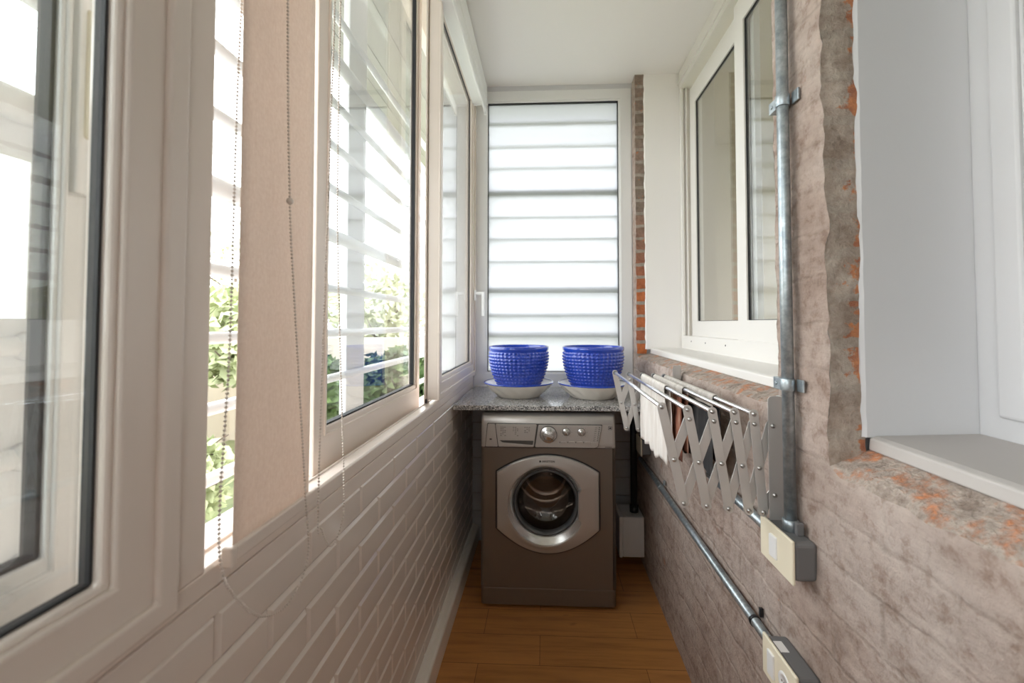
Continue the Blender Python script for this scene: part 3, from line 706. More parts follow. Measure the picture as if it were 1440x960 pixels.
mb = MB(); tick(-0.244, 0.731, 0.010, 0.006, 0.0034); part(mb, 'child_lock_mark', 'dark', wm)
# door
DX, DW = 0.0120, 0.2245
def door_r(th):
    c, s = math.cos(th), math.sin(th); lo, hi = 0.0, 0.6
    def inside(r):
        x, z = CX + r * c - DX, CZ + r * s
        if abs(x) > DW: return False
        zt = 0.594 + (0.668 - 0.594) * (1 - (x / DW) ** 2); zb = 0.349 - (0.349 - 0.244) * (1 - (abs(x) / DW) ** 2)
        return zb <= z <= zt
    for _ in range(40):
        m = (lo + hi) / 2
        if inside(m): lo = m
        else: hi = m
    return lo
def hole_r(th, r0=RP):
    c, s = math.cos(th), math.sin(th); a = abs(th)
    g0, g1 = 0.385, 0.43
    ch = (0.145 - CX) / max(c, 1e-3)
    if a < g0: return min(ch, r0)
    if a < g1: t = (a - g0) / (g1 - g0); return min(ch, r0) * (1 - t) + r0 * t
    return r0
N = 200; ths = sorted(set([2 * PI * k / N - PI for k in range(N)] + [math.atan2(z - CZ, x - CX) for x in (DX - DW, DX + DW) for z in (0.594, 0.349)] + [0.385, -0.385, 0.43, -0.43]))
def door_ring(shrink, y, rf): return [mb.v(CX + (rf(t) - shrink) * math.cos(t), y, CZ + (rf(t) - shrink) * math.sin(t)) for t in ths]
mb = MB(); YD = WY - 0.016
bulge = lambda t: 0
L = [door_ring(0.001, WY + 0.001, door_r), door_ring(0.002, YD + 0.006, door_r), door_ring(0.006, YD + 0.001, door_r), door_ring(0.020, YD - 0.001, door_r), door_ring(-0.010, YD - 0.004, hole_r), door_ring(-0.003, YD - 0.004, hole_r), door_ring(0.0, YD - 0.001, hole_r), door_ring(0.0, WY + 0.004, hole_r)]
for a, b in zip(L, L[1:]):
    for k in range(len(ths)): j = (k + 1) % len(ths); mb.face([a[k], a[j], b[j], b[k]], None, False)
dpar = part(mb, 'door', 'washlight', wm)
mb = MB(); L = [door_ring(-0.0052, WY - 0.0012, door_r), door_ring(0.004, WY - 0.0012, door_r)]
for k in range(len(ths)): j = (k + 1) % len(ths); mb.face([L[0][k], L[0][j], L[1][j], L[1][k]])
part(mb, 'door_gap', 'black', dpar)
mb = MB(); mb.lathe([(RP + 0.002, YD + 0.001), (0.160, YD + 0.010), (0.150, YD + 0.020), (0.1435, YD + 0.030), (0.141, YD + 0.040)], (CX, 0, CZ + 0.002), 'y', 96); 
for f in [f for f in mb.bm.faces if len(f.verts) > 6]: mb.bm.faces.remove(f)
part(mb, 'porthole_ring', 'chrome', dpar, recalc=True)
mb = MB(); mb.lathe([(0.1425, YD + 0.028), (0.138, YD + 0.026), (0.133, YD + 0.034), (0.128, YD + 0.05)], (CX, 0, CZ + 0.002), 'y', 96)
for f in [f for f in mb.bm.faces if len(f.verts) > 6]: mb.bm.faces.remove(f)
part(mb, 'door_seal', mat('grey_seal', (0.10, 0.105, 0.11), 0.3), dpar)
mb = MB(); mb.lathe([(0.137, YD + 0.030), (0.128, YD + 0.045), (0.118, YD + 0.085), (0.100, YD + 0.105), (0.06, YD + 0.115), (0.0, YD + 0.118)], (CX, 0, CZ + 0.002), 'y', 72)
for f in [f for f in mb.bm.faces if len(f.verts) > 6]: mb.bm.faces.remove(f)
part(mb, 'door_glass', 'doorglass', dpar)
mb = MB(); mb.lathe([(0.176, WY + 0.002), (0.172, WY + 0.06), (0.215, WY + 0.075), (0.225, WY + 0.10), (0.225, WY + 0.40), (0.185, WY + 0.405), (0.178, WY + 0.385), (0.135, WY + 0.382), (0.128, WY + 0.402), (0.070, WY + 0.404), (0.062, WY + 0.375), (0.0, WY + 0.37)], (CX, 0, CZ), 'y', 120, None, True, lambda r, h, a: r + (0.005 * math.sin(20 * a) if r > 0.22 else 0.0))
for k in range(3):
    a = PI / 2 + k * 2 * PI / 3
    m = Matrix.Translation((CX, 0, CZ)) @ Matrix.Rotation(-a, 4, 'Y'); mb.box(0.165, 0.226, WY + 0.11, WY + 0.39, -0.022, 0.022, mtx=m)
f0 = [f for f in mb.bm.faces if len(f.verts) > 6 and f.calc_center_median().y < WY + 0.05]
for f in f0: mb.bm.faces.remove(f)
part(mb, 'drum', 'drum', wm, recalc=False)
# brand lettering on the door
def text(body, size, loc, rot, m, parent, name, extrude=0.0003):
    cu = bpy.data.curves.new(name, 'FONT'); cu.body = body; cu.size = size; cu.extrude = extrude; cu.align_x = 'CENTER'; cu.align_y = 'CENTER'; cu.space_character = 1.2; cu.offset = 0.0004
    o = bpy.data.objects.new(name, cu); COL.objects.link(o); o.rotation_euler = rot; cu.materials.append(M[m])
    bpy.context.view_layer.update()
    dg = bpy.context.evaluated_depsgraph_get(); me = bpy.data.meshes.new_from_object(o.evaluated_get(dg))
    bpy.data.objects.remove(o)
    me.transform(Matrix.Translation(loc) @ Matrix.Rotation(rot[2], 4, 'Z') @ Matrix.Rotation(rot[0], 4, 'X'))
    o = bpy.data.objects.new(name, me); COL.objects.link(o); o.parent = parent
    if parent.parent is None: o.matrix_parent_inverse = Matrix.Translation(-Vector(parent.location))
    return o
text('ARISTON', 0.0115, (0.016, YD - 0.0034, 0.644), (PI / 2, 0, 0), 'dark', dpar, 'brand_lettering')
mb = MB(); mb.box(-0.0245, -0.0165, YD - 0.0042, YD - 0.001, 0.6405, 0.6475); part(mb, 'brand_mark', 'dark', dpar)
for x in (X0 + 0.05, X1 - 0.05):
    for y in (WY + 0.06, WY + 0.47):
        mb = MB(); mb.lathe([(0.0, 0.0), (0.02, 0.0), (0.02, 0.006), (0.012, 0.009), (0.012, 0.016), (0.0, 0.016)], (x, y, 0), 'z', 16); part(mb, 'foot', 'black', wm)

# ------------------------------------------------------------------ flower pots and saucers
def pot_mesh():
    mb = MB(); NA, ROWS = 44, 11
    n = NA * 8
    outer = [(0.098, 0.0), (0.103, 0.004)]
    prof = []
    for i in range(ROWS * 8 + 1):
        t = i / (ROWS * 8); z = 0.008 + t * 0.166
        r = 0.104 + (0.1495 - 0.104) * math.sin(min(1.0, t * 1.12) * PI / 2) ** 0.85 - 0.003 * max(0, t - 0.85) / 0.15
        prof.append((r, z))
    def fn(r, h, a):
        if 0.008 < h < 0.174 and r > 0.1035:
            u = (a * NA / (2 * PI)) % 1 - 0.5; v = ((h - 0.008) / 0.166 * ROWS) % 1 - 0.5
            d = max(0.0, 1 - (abs(u) ** 1.5 + abs(v) ** 1.5) ** (1 / 1.5) / 0.46)
            return r + 0.0062 * min(d, 0.8)
        return r
    rim = [(0.1515, 0.180), (0.1525, 0.192), (0.150, 0.197), (0.1465, 0.198), (0.143, 0.195), (0.140, 0.18), (0.135, 0.10), (0.10, 0.02), (0.0, 0.018)]
    mb.lathe(outer + prof + rim, (0, 0, 0), 'z', n, None, True, fn)
    return mb
def saucer(name_label, x, y, z):
    mb = MB()
    def fl(r, h, a):
        if 0.006 < h < 0.060 and r > 0.10: return r + 0.0065 * math.sin(13 * a + h * 70) * (1 - abs(h - 0.034) / 0.03)
        return r
    mb.lathe([(0.0, 0.003), (0.098, 0.003), (0.098, 0.0), (0.106, 0.0), (0.112, 0.006), (0.124, 0.018), (0.138, 0.031), (0.152, 0.044), (0.163, 0.055), (0.171, 0.0645), (0.1745, 0.069)], (0, 0, 0), 'z', 168, None, True, fl)
    mb.lathe([(0.1745, 0.069), (0.170, 0.0705), (0.162, 0.066), (0.14, 0.052), (0.118, 0.044), (0.0, 0.043)], (0, 0, 0), 'z', 168)
    for f in [f for f in mb.bm.faces if len(f.verts) > 40]: mb.bm.faces.remove(f)
    o = mb.build('saucer', 'saucer', loc=None); o.location = (x, y, z)
    tag(o, name_label, 'saucer', 'saucers on the granite shelf')
    mb = MB(); mb.lathe([(0.1725, 0.0660), (0.1775, 0.0690), (0.1745, 0.0726), (0.1690, 0.0722)], (0, 0, 0), 'z', 96)
    for f in [f for f in mb.bm.faces if len(f.verts) > 40]: mb.bm.faces.remove(f)
    r = mb.build('rim', 'blue'); r.parent = o; r['label'] = 'blue painted rim'
    return o
P1, P2 = (-0.131, 2.165), (0.240, 2.150)
s1 = saucer('cream scalloped saucer with blue rim under the left blue pot', *P1, 0.8805)
s2 = s1.copy(); COL.objects.link(s2); s2.location = (*P2, 0.8805); s2['label'] = 'cream scalloped saucer with blue rim under the right blue pot'
c = s1.children[0].copy(); COL.objects.link(c); c.parent = s2
o = pot_mesh().build('flower_pot', 'blue'); o.location = (*P1, 0.9250); o.scale = (1, 1, 1.04)
tag(o, 'glossy blue studded flower pot at the left end of the granite shelf', 'flower pot', 'blue pots on the granite shelf')
p2 = o.copy(); COL.objects.link(p2); p2.location = (*P2, 0.9250); p2.rotation_euler = (0, 0, 0.4)
p2['label'] = 'glossy blue studded flower pot at the right end near the drying rack'

# ------------------------------------------------------------------ roller blinds
def beads(pts, pitch=0.0054, r=0.0021, knobs=()):
    P = [Vector(p) for p in pts]
    fine = []
    for i in range(len(P) - 1):                                     # Catmull-Rom
        a, b, c_, d = P[max(i - 1, 0)], P[i], P[i + 1], P[min(i + 2, len(P) - 1)]
        for k in range(40):
            t = k / 40
            fine.append(0.5 * ((2 * b) + (c_ - a) * t + (2 * a - 5 * b + 4 * c_ - d) * t * t + (3 * b - a - 3 * c_ + d) * t ** 3))
    fine.append(P[-1]); mb = MB()
    me = bmesh.new(); bmesh.ops.create_icosphere(me, subdivisions=1, radius=r)
    tv = [v.co.copy() for v in me.verts]; tf = [[v.index for v in f.verts] for f in me.faces]; me.free()
    nxt = pitch; acc = 0.0
    for a, b in zip(fine, fine[1:]):
        L = (b - a).length
        while L > 0 and acc + L >= nxt:
            q = a.lerp(b, (nxt - acc) / L); nxt += pitch
            vs = [mb.bm.verts.new(q + e) for e in tv]
            for f in tf: mb.face([vs[i] for i in f], 0, True)
        acc += L
    mb.tube(fine[::4] + [fine[-1]], 0.0004, 5)
    for k in knobs: mb.ball(k, 0.0052, 10)
    return mb
bl = thing('roller_blind', 'lowered beige roller blind with looping bead chain on the left', 'roller blind', (-0.402, 0.63, 2.52))
mb = MB(); g = mb.grid((-0.402, 0.542, 0.945), (0, 0.176, 0), (0, 0, 1.575), 8, 60)
for row in g:
    for v in row: v.co.x += 0.0012 * math.sin(v.co.z * 5 + 1)
ex = bmesh.ops.extrude_face_region(mb.bm, geom=mb.bm.faces[:]); bmesh.ops.translate(mb.bm, verts=[e for e in ex['geom'] if isinstance(e, bmesh.types.BMVert)], vec=(-0.0012, 0, 0))
part(mb, 'blind_cloth', 'blind', bl)
mb = MB(); mb.box(-0.409, -0.397, 0.541, 0.742, 0.936, 0.957); bb = part(mb, 'bottom_bar', 'frame', bl, bevel=0.003)
mb = MB(); mb.box(-0.411, -0.395, 0.531, 0.541, 0.932, 0.959); part(mb, 'end_cap', 'frame', bb, bevel=0.003)
mb = MB(); mb.tube([(-0.378, 0.52, 2.53), (-0.378, 0.75, 2.53)], 0.024, 24); part(mb, 'roller_tube', 'blind', bl)
XA = -0.382
chainA = [(-0.409, 0.566, 2.50), (-0.409, 0.556, 1.9), (-0.407, 0.540, 1.56), (-0.385, 0.506, 1.22), (XA, 0.491, 1.02), (XA, 0.499, 0.945), (XA, 0.529, 0.894), (XA, 0.573, 0.847), (XA, 0.636, 0.827), (XA, 0.683, 0.869), (XA, 0.672, 0.977), (XA, 0.632, 1.30), (XA, 0.619, 1.427), (XA, 0.606, 1.723), (XA, 0.590, 2.5)]
part(beads(chainA, knobs=[(XA, 0.619, 1.427)]), 'bead_chain', 'bead', bl)
b2 = thing('roller_blind', 'rolled-up white roller blind in a cassette along the ceiling', 'roller blind', (-0.37, 1.6, CEIL - 0.01))
mb = MB(); mb.prism([(-0.412, 2.625), (-0.338, 2.625), (-0.332, 2.618), (-0.332, 2.520), (-0.340, 2.505), (-0.412, 2.505)], 0.80, 2.41, 'y'); part(mb, 'cassette', 'leaf', b2, bevel=0.003)
mb = MB(); mb.box(-0.345, -0.333, 0.84, 2.408, 2.448, 2.507); part(mb, 'bottom_bar', 'leaf', b2, bevel=0.004)
mb = MB(); mb.box(-0.412, -0.330, 2.41, 2.416, 2.500, 2.628); mb.box(-0.347, -0.331, 2.408, 2.414, 2.442, 2.51); part(mb, 'end_cap', 'leaf', b2, bevel=0.002)
chainB = [(-0.38, 0.752, 2.5), (-0.38, 0.742, 1.83), (-0.38, 0.733, 1.60), (-0.38, 0.709, 0.962), (-0.38, 0.722, 0.892), (-0.38, 0.755, 0.848), (-0.38, 0.791, 0.866), (-0.38, 0.801, 0.926), (-0.38, 0.778, 1.2), (-0.38, 0.761, 1.471), (-0.38, 0.764, 1.9), (-0.38, 0.775, 2.5)]
part(beads(chainB), 'bead_chain', 'bead', b2)

# ------------------------------------------------------------------ conduits and boxes on the right wall
def conduit(name, label, pts, r=0.0115, straps=(), axis='z'):
    t = thing(name, label, 'conduit', pts[0]); mb = MB(); mb.tube(pts, r, 20); part(mb, 'pipe', 'galv', t)
    for (x, y, z), m, w_ in straps:
        mb = MB()
        if axis == 'z':
            mb.lathe([(r + 0.0022, z - 0.012), (r + 0.0022, z + 0.012)], (x, y, 0), 'z', 20)
            for s in (-1, 1): mb.box(XR - 0.004 - 0.004, XR - 0.004, y + s * r * 0.9 - (0.022 if s < 0 else 0), y + s * r * 0.9 + (0.022 if s > 0 else 0), z - 0.012, z + 0.012)
            mb.box(x - r * 0.75, x + 0.010, y + r * 0.85, y + r + 0.026, z - 0.012, z + 0.012); mb.tube([(x - r * 0.75 - 0.002, y + r + 0.015, z), (x, y + r + 0.015, z)], 0.004, 10)
        else:
            mb.lathe([(r + 0.0022, y - w_), (r + 0.0022, y + w_)], (x, 0, z), 'y', 20)
            for s in (-1, 1): mb.box(XR - 0.010, XR - 0.002, y - w_, y + w_, z + s * r * 0.9 - (0.02 if s < 0 else 0), z + s * r * 0.9 + (0.02 if s > 0 else 0))
        part(mb, 'strap', m, t, bevel=0.001)
    return t
conduit('conduit', 'vertical galvanised conduit running from ceiling to light switch box', [(0.489, 0.885, 0.828), (0.487, 0.884, 1.4), (0.487, 0.884, CEIL)], 0.0112, [((0.487, 0.884, 1.698), 'galv', 0), ((0.487, 0.884, 1.121), 'galv', 0)])
conduit('conduit', 'long galvanised conduit running low along the brick wall', [(0.487, 0.93, 0.553), (0.487, 1.5, 0.554), (0.487, 2.22, 0.556)], 0.0112, [((0.487, 1.034, 0.5535), 'black', 0.004), ((0.487, 1.835, 0.555), 'galv', 0.006)], 'y')
conduit('conduit', 'short galvanised conduit behind the drying rack', [(0.487, 0.93, 0.797), (0.487, 1.30, 0.797)], 0.0112)
def wallbox(name, label, ya, yb, zc, kind):
    t = thing(name, label, 'switch box', (0.48, (ya + yb) / 2, zc))
    z0, z1 = zc - 0.036, zc + 0.036
    mb = MB(); mb.box(0.464, XR + 0.001, ya + 0.002, yb - 0.002, z0, z1); b = part(mb, 'box', 'greybox', t, bevel=0.008, seg=3)
    mb = MB(); mb.box(0.4585, 0.465, ya - 0.001, yb + 0.001, zc - 0.041, zc + 0.041); part(mb, 'cover_plate', 'cream', t, bevel=0.003, seg=3)
    if kind == 'switch':
        m = Matrix.Translation((0.4585, (ya + yb) / 2 + 0.004, zc)) @ Matrix.Rotation(0.10, 4, 'Z')
        mb = MB(); mb.box(-0.004, 0.003, -0.012, 0.012, -0.022, 0.022, mtx=m); part(mb, 'rocker', 'white_plastic', t, bevel=0.002)
        mb = MB(); mb.tube([(0.468, yb - 0.04, z1 - 0.002), (0.489, 0.885, z1 + 0.004), (0.489, 0.885, z1 + 0.02)], 0.0145, 16); 
        mb = MB(); mb.lathe([(0.0150, z1 - 0.002), (0.0150, z1 + 0.020), (0.0118, z1 + 0.022)], (0.489, 0.885, 0), 'z', 20); part(mb, 'gland', 'galv', t)
        mb = MB(); mb.box(0.486, 0.500, 0.858, 0.868, z1, z1 + 0.024); part(mb, 'screw_lug', 'greybox', t, bevel=0.002)
    elif kind == 'outlet':
        mb = MB(); mb.box(0.4545, 0.461, (ya + yb) / 2 + 0.012, (ya + yb) / 2 + 0.036, zc - 0.024, zc + 0.024); part(mb, 'rocker', 'white_plastic', t, bevel=0.002)
        mb = MB(); mb.lathe([(0.0, 0.4580), (0.012, 0.4580), (0.0125, 0.4572), (0.019, 0.4572), (0.020, 0.460)], (0, (ya + yb) / 2 - 0.022, zc), 'x', 28); so = part(mb, 'socket', 'white_plastic', t)
        mb = MB()
        for d in (-0.0075, 0.0, 0.0075): mb.tube([(0.4576, (ya + yb) / 2 - 0.022 + d, zc), (0.4590, (ya + yb) / 2 - 0.022 + d, zc)], 0.002, 8)
        part(mb, 'socket_hole', 'black', so)
        mb = MB(); mb.box(0.469, 0.486, yb - 0.052, yb - 0.022, z1 - 0.0002, z1 + 0.0006); part(mb, 'sticker', 'sticker', t)
    return t
wallbox('switch_box', 'grey light switch box with cream plate under the vertical conduit', 0.828, 0.944, 0.797, 'switch')
wallbox('switch_box', 'lowest grey outlet box with cream plate on the brick wall', 0.823, 0.943, 0.553, 'outlet')
wallbox('switch_box', 'small grey box with cream plate beside the washing machine', 2.08, 2.19, 0.650, 'none')
# pipe and white box in the corner beside the machine
t = thing('drain_pipe', 'dark upright drain pipe in the corner beside the washing machine', 'pipe', (0.46, 2.27, 0.262))
mb = MB(); mb.tube([(0.462, 2.27, 0.262), (0.462, 2.27, 0.60), (0.462, 2.27, 0.85)], 0.017, 16); part(mb, 'pipe', 'black', t)
mb = MB(); mb.tube([(0.462, 2.27, 0.26), (0.462, 2.27, 0.30)], 0.022, 16); part(mb, 'collar', 'black', t)
t = thing('junction_box', 'white plastic box low on the wall beside the washing machine', 'box', (0.43, 2.28, 0.07))
mb = MB(); mb.box(0.392, 0.499, 2.20, 2.36, 0.070, 0.268); part(mb, 'box', 'white_plastic', t, bevel=0.004)
mb = MB(); mb.box(0.374, 0.391, 2.198, 2.362, 0.068, 0.270); part(mb, 'lid', 'white_plastic', t, bevel=0.004)

# ------------------------------------------------------------------ folding drying rack
rk = thing('drying_rack', 'wall-mounted folding accordion drying rack with five bars', 'drying rack', (0.50, 1.27, 0.96))
NY, FY = 0.93, 1.60
T = [(0.250, 1.065), (0.304, 1.060), (0.356, 1.056), (0.402, 1.055), (0.442, 1.052)]
Mi = [(0.275, 0.954), (0.327, 0.949), (0.374, 0.947), (0.417, 0.943), (0.452, 0.939)]
B = [(0.295, 0.862), (0.342, 0.858), (0.388, 0.853), (0.429, 0.850), (0.459, 0.847)]
U = [None, (0.308, 1.040), (0.359, 1.036), (0.405, 1.034), (0.443, 1.031), (0.479, 1.028)]
W2 = (0.481, 0.884)
def far(p): return ((p[0] - 0.507) * 0.93 + 0.499, p[1] - 0.003)
def arm(y, a, b, w_=0.0195, th=0.0018):
    a, b = Vector(a), Vector(b); d = (b - a).normalized(); n = Vector((-d.y, d.x)) * w_ / 2; pts = []
    for c0, base in ((a, math.atan2(-d.y, -d.x)), (b, math.atan2(d.y, d.x))):
        for k in range(9):
            q = base - PI / 2 + PI * k / 8; pts.append((c0.x + math.cos(q) * w_ / 2, c0.y + math.sin(q) * w_ / 2))
    mb = MB(); mb.prism(pts, y, y + th, 'y'); part(mb, 'arm', 'alu', rk, bevel=0.0004, seg=1)
def rivet(y, p, r=0.0048, s=-1):
    mb = MB(); mb.lathe([(r, y), (r, y + s * 0.0015), (r * 0.7, y + s * 0.0035), (0.0, y + s * 0.0042)], (p[0], 0, p[1]), 'y', 14); return mb
for side, y0 in ((0, NY), (1, FY)):
    f = (lambda p: p) if side == 0 else far
    ya = y0 if side == 0 else y0; yb = y0 + 0.006
    for i in range(5): arm(ya, f(T[i]), f(B[i]))
    arm(yb, f(Mi[0]), f(U[1]))
    for i in range(4): arm(yb, f(B[i]), f(U[i + 2]))
    arm(yb, f(B[4]), f(W2))
    for i in range(5):
        for p in ((T[i], Mi[i], B[i]) + ((U[i],) if U[i] else ())):
            part(rivet(ya, f(p)), 'rivet', 'rivet', rk)
    for p in (U[5], W2): part(rivet(y0 - 0.003, f(p)), 'rivet', 'rivet', rk)
    # wall bracket: an angle with rounded corners
    mb = MB(); q = outl([(0.470, 0.822), (0.4995, 0.822), (0.4995, 1.090), (0.470, 1.090)], 0.010)
    mb.prism(q, y0 - 0.003, y0 - 0.001, 'y'); mb.prism(outl([(y0 - 0.003, 0.822), (y0 + 0.022, 0.822), (y0 + 0.022, 1.090), (y0 - 0.003, 1.090)], 0.010), 0.4985, 0.5005, 'x')
    part(mb, 'wall_bracket', 'alu', rk)
for i in range(5):
    a, b = T[i], far(T[i])
    mb = MB(); mb.tube([(a[0], NY + 0.001, a[1]), (b[0], FY + 0.003, b[1])], 0.0052, 16); part(mb, 'bar', 'steel', rk)
    mb = MB(); mb.lathe([(0.0075, FY - 0.008), (0.0075, FY - 0.001)], (b[0], 0, b[1]), 'y', 16); part(mb, 'bar_collar', 'greybox', rk)

# ------------------------------------------------------------------ laundry on the rack
def hang(name, label, m, i, y0, y1, front, back, seed, wave=0.012, m2=None):
    """cloth folded over bar i between y0 and y1"""
    mb = MB(); ny, nv = 40, 40
    def P(u, v):
        y = y0 + (y1 - y0) * u; t = (y - NY) / (FY - NY)
        xb = T[i][0] * (1 - t) + far(T[i])[0] * t; zb = T[i][1] * (1 - t) + far(T[i])[1] * t
        L = front + back + 0.03; s = v * L
        r = 0.0085
        fold = wave * (math.sin(u * 15 + seed) + 0.6 * math.sin(u * 29 + seed * 2.1))
        if s < front: d = front - s; sd = -1
        elif s > front + 0.03: d = s - front - 0.03; sd = 1
        else:
            a = PI - PI * (s - front) / 0.03; return Vector((xb + r * math.cos(a), y, zb + r * math.sin(a)))
        k = min(1, d / 0.08)
        d2 = d * (1 - 0.10 * abs(noise.noise(Vector((u * 4, seed, 0)))) + 0.05 * noise.noise(Vector((u * 11, seed, 3))))
        return Vector((xb + sd * r + fold * k * (1.0 if sd < 0 else 0.7), y + 0.012 * k * noise.noise(Vector((u * 3, d * 9, seed))), zb - d2))
    g = [[mb.bm.verts.new(P(u / ny, v / nv)) for u in range(ny + 1)] for v in range(nv + 1)]
    fr = front / (front + back + 0.03)
    for v in range(nv):
        for u in range(ny):
            top = m2 and abs((v + 0.5) / nv - fr - 0.03) < 0.075
            mb.face([g[v][u], g[v][u + 1], g[v + 1][u + 1], g[v + 1][u]], 1 if top else 0, True)
    o = mb.build(name, [m] + ([m2] if m2 else []), recalc=True)
    so = o.modifiers.new('solid', 'SOLIDIFY'); so.thickness = 0.002; so.offset = 0
    return tag(o, label, 'laundry')
hang('towel', 'crumpled cream white towel hanging on the drying rack', 'cl_white', 2, 1.275, 1.575, 0.225, 0.19, 1.0, 0.006)
hang('cloth', 'terracotta and brown striped cloth hanging behind the cream towel', 'cl_red', 3, 1.25, 1.572, 0.205, 0.18, 4.0, 0.006, 'cl_hem')
hang('garment', 'black garment with pale edge on the innermost bar of the rack', 'cl_black', 4, 1.13, 1.57, 0.205, 0.17, 2.0, 0.004, 'cl_hem')

# ------------------------------------------------------------------ outside: grilles
XG = -0.70
gr = thing('window_grille', 'white horizontal bar grille outside the left windows', 'window grille', (XG, 1.0, 0.4))
for h in (-1.48, -1.26, -1.05, -0.842, -0.637, -0.415, -0.165, 0.043, 0.255, 0.465, 0.68):
    r = 0.022 if h in (-0.415, -1.26) else 0.0135
    zc = CAM_H - h * 0.70
    mb = MB(); mb.tube([(XG, -1.4, zc), (XG, 2.6, zc)], r, 12); part(mb, 'bar', 'grille', gr)
for ya, yb, zt in ((0.30, 0.595, 1.56), (1.49, 1.64, 2.73), (-1.0, -0.85, 2.73), (2.72, 2.80, 2.73)):
    mb = MB(); mb.box(XG - 0.03, XG + 0.016 - 0.02, ya, yb, 0.2, zt); part(mb, 'post', 'grille', gr, bevel=0.004)
for h in (-0.165, 0.043, 0.255, 0.465):
    zc = CAM_H - h * 0.70; mb = MB(); mb.lathe([(0.019, XG - 0.003), (0.019, XG + 0.010), (0.014, XG + 0.014), (0.0, XG + 0.015)], (0, 0.548, zc), 'x', 20); part(mb, 'bolt', 'grille', gr)
g2 = thing('window_grille', 'grey bars blurred behind the frosted end window', 'window grille', (0.05, 2.56, 0.9))
for z_, r_ in ((2.435, 0.009), (2.30, 0.006), (2.17, 0.006), (2.02, 0.018), (1.875, 0.007), (1.745, 0.008), (1.61, 0.008), (1.443, 0.018), (1.295, 0.012), (1.18, 0.016)):
    mb = MB(); mb.tube([(-0.5, YF + 0.062, z_), (0.62, YF + 0.062, z_)], r_, 10); part(mb, 'bar', 'backbar', g2)
for x in (-0.47, 0.56): 
    mb = MB(); mb.box(x - 0.02, x + 0.02, YF + 0.125, YF + 0.145, 0.9, 2.65); part(mb, 'post', 'backbar', g2)

# ------------------------------------------------------------------ outside: garden
mb = MB(); mb.box(-2.4, -0.62, -5, 6.5, -0.62, -0.55)  # pale strip added as a reflector, bouncing light up to the grille
tag(mb.build('bounce_strip', mat('pale_bounce_strip', (0.62, 0.61, 0.58), 0.9)), 'pale strip outside the left windows added to bounce light up', 'bounce_strip', kind=S)
mb = MB(); mb.box(-40, 20, -20, 60, -0.75, -0.6)
tag(mb.build('ground', 'grass'), 'green lawn outside the left windows', 'lawn', kind=S)
mb = MB()
mb.box(-1.20, -0.66, -3.0, 8.0, 2.735, 2.80); mb.box(-1.23, -1.20, -3.0, 8.0, 2.725, 2.86)
for x in (-0.80, -0.95, -1.08): mb.box(x - 0.008, x + 0.008, -3.0, 8.0, 2.728, 2.736)
mb.box(-0.66, 1.2, 2.70, 3.00, 2.735, 2.80); mb.box(-0.66, 1.2, 3.0, 3.03, 2.70, 2.86)
tag(mb.build('roof_eave', mat('eave_boards', (0.46, 0.45, 0.43), 0.8)), 'grey boarded eave overhanging the windows outside', 'eave')
mb = MB(); mb.box(-9.0, -1.6, 6.6, 6.8, -0.6, 1.02); mb.box(-5.2, -5.0, -6, 6.7, -0.6, 1.0)
tag(mb.build('garden_wall', 'beigewall'), 'low beige garden wall beyond the window bars', 'garden wall')
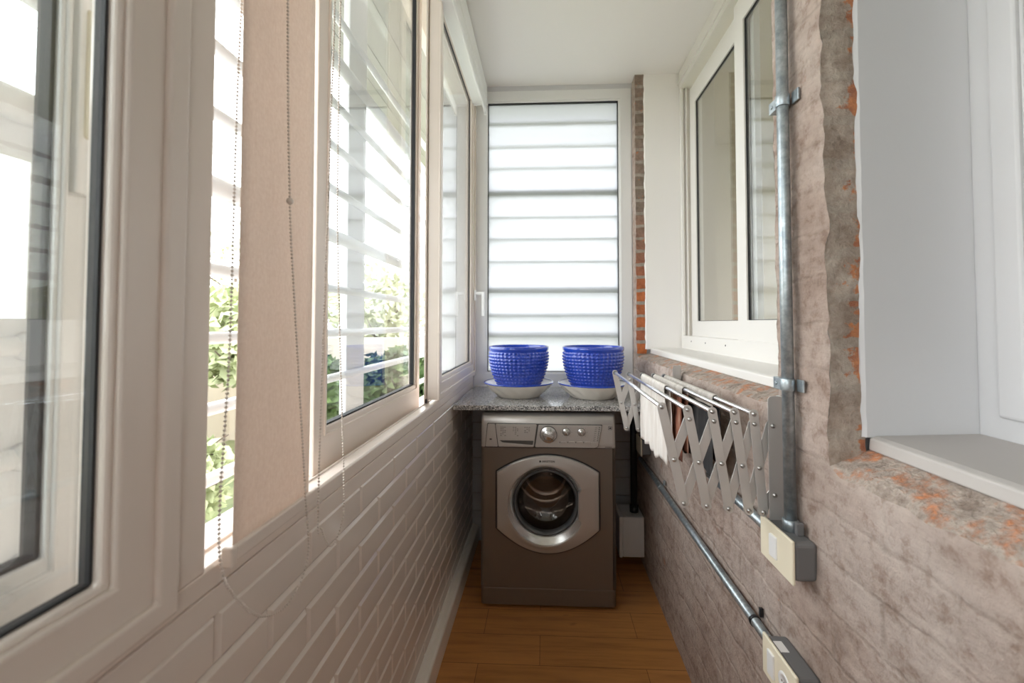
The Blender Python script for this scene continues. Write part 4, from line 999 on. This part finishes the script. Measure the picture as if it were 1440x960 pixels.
def plant(name, label, cat, c, rad, n, m, size, trunk=None, seed=0):
    rnd = random.Random(seed); t = thing(name, label, cat, (c[0], c[1], -0.6), 'plants beyond the window bars')
    mb = MB()
    for _ in range(n):
        while True:
            q = Vector((rnd.uniform(-1, 1), rnd.uniform(-1, 1), rnd.uniform(-1, 1)))
            if 0.25 < q.length < 1: break
        p = Vector(c) + Vector((q.x * rad[0], q.y * rad[1], q.z * rad[2])) * (0.85 + 0.3 * noise.noise(q * 3 + Vector((seed, 0, 0))))
        d = Vector((rnd.gauss(0, 1), rnd.gauss(0, 1), rnd.gauss(0, 1))).normalized(); e = d.orthogonal().normalized(); s = size * rnd.uniform(0.6, 1.3)
        mb.face([mb.bm.verts.new(p - d * s), mb.bm.verts.new(p + e * s * 0.45), mb.bm.verts.new(p + d * s), mb.bm.verts.new(p - e * s * 0.45)])
    part(mb, 'foliage', m, t, recalc=False)
    mb = MB(); top = Vector(c); 
    mb.tube([(c[0], c[1], -0.6), (c[0] + 0.05, c[1], (c[2] - 0.6) / 2), tuple(top)], 0.06, 8, radii=[0.09, 0.07, 0.03])
    for k in range(9):
        a = k * 2.4; st = Vector((c[0] + 0.03, c[1], -0.6)).lerp(top, 0.5 + 0.05 * k)
        en = st + Vector((math.cos(a) * rad[0] * 0.85, math.sin(a) * rad[1] * 0.85, rad[2] * (0.5 + 0.4 * rnd.random())))
        mb.tube([tuple(st), tuple(st.lerp(en, 0.5) + Vector((0, 0, 0.05))), tuple(en)], 0.02, 6, radii=[0.03, 0.018, 0.006])
    part(mb, 'branches', 'bark', t)
plant('bush', 'pale green bush seen through the gap beside the beige blind', 'bush', (-3.95, 5.5, 1.05), (0.75, 0.75, 0.75), 2600, 'leaf_pale', 0.10, seed=1)
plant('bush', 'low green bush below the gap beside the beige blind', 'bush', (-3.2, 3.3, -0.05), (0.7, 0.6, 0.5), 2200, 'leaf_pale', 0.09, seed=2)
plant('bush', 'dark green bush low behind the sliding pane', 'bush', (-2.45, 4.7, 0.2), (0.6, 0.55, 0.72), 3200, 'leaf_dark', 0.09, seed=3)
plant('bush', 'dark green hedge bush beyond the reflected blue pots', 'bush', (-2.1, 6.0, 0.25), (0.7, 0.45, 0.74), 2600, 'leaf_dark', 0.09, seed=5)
plant('tree', 'bare tree beyond the garden wall with haze put into its leaf colour', 'tree', (-6.6, 8.8, 2.3), (1.4, 1.2, 1.2), 700, 'leaf_haze', 0.07, seed=4)
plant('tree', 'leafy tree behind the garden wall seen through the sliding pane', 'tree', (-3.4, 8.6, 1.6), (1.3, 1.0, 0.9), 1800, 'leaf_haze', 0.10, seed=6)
clean()
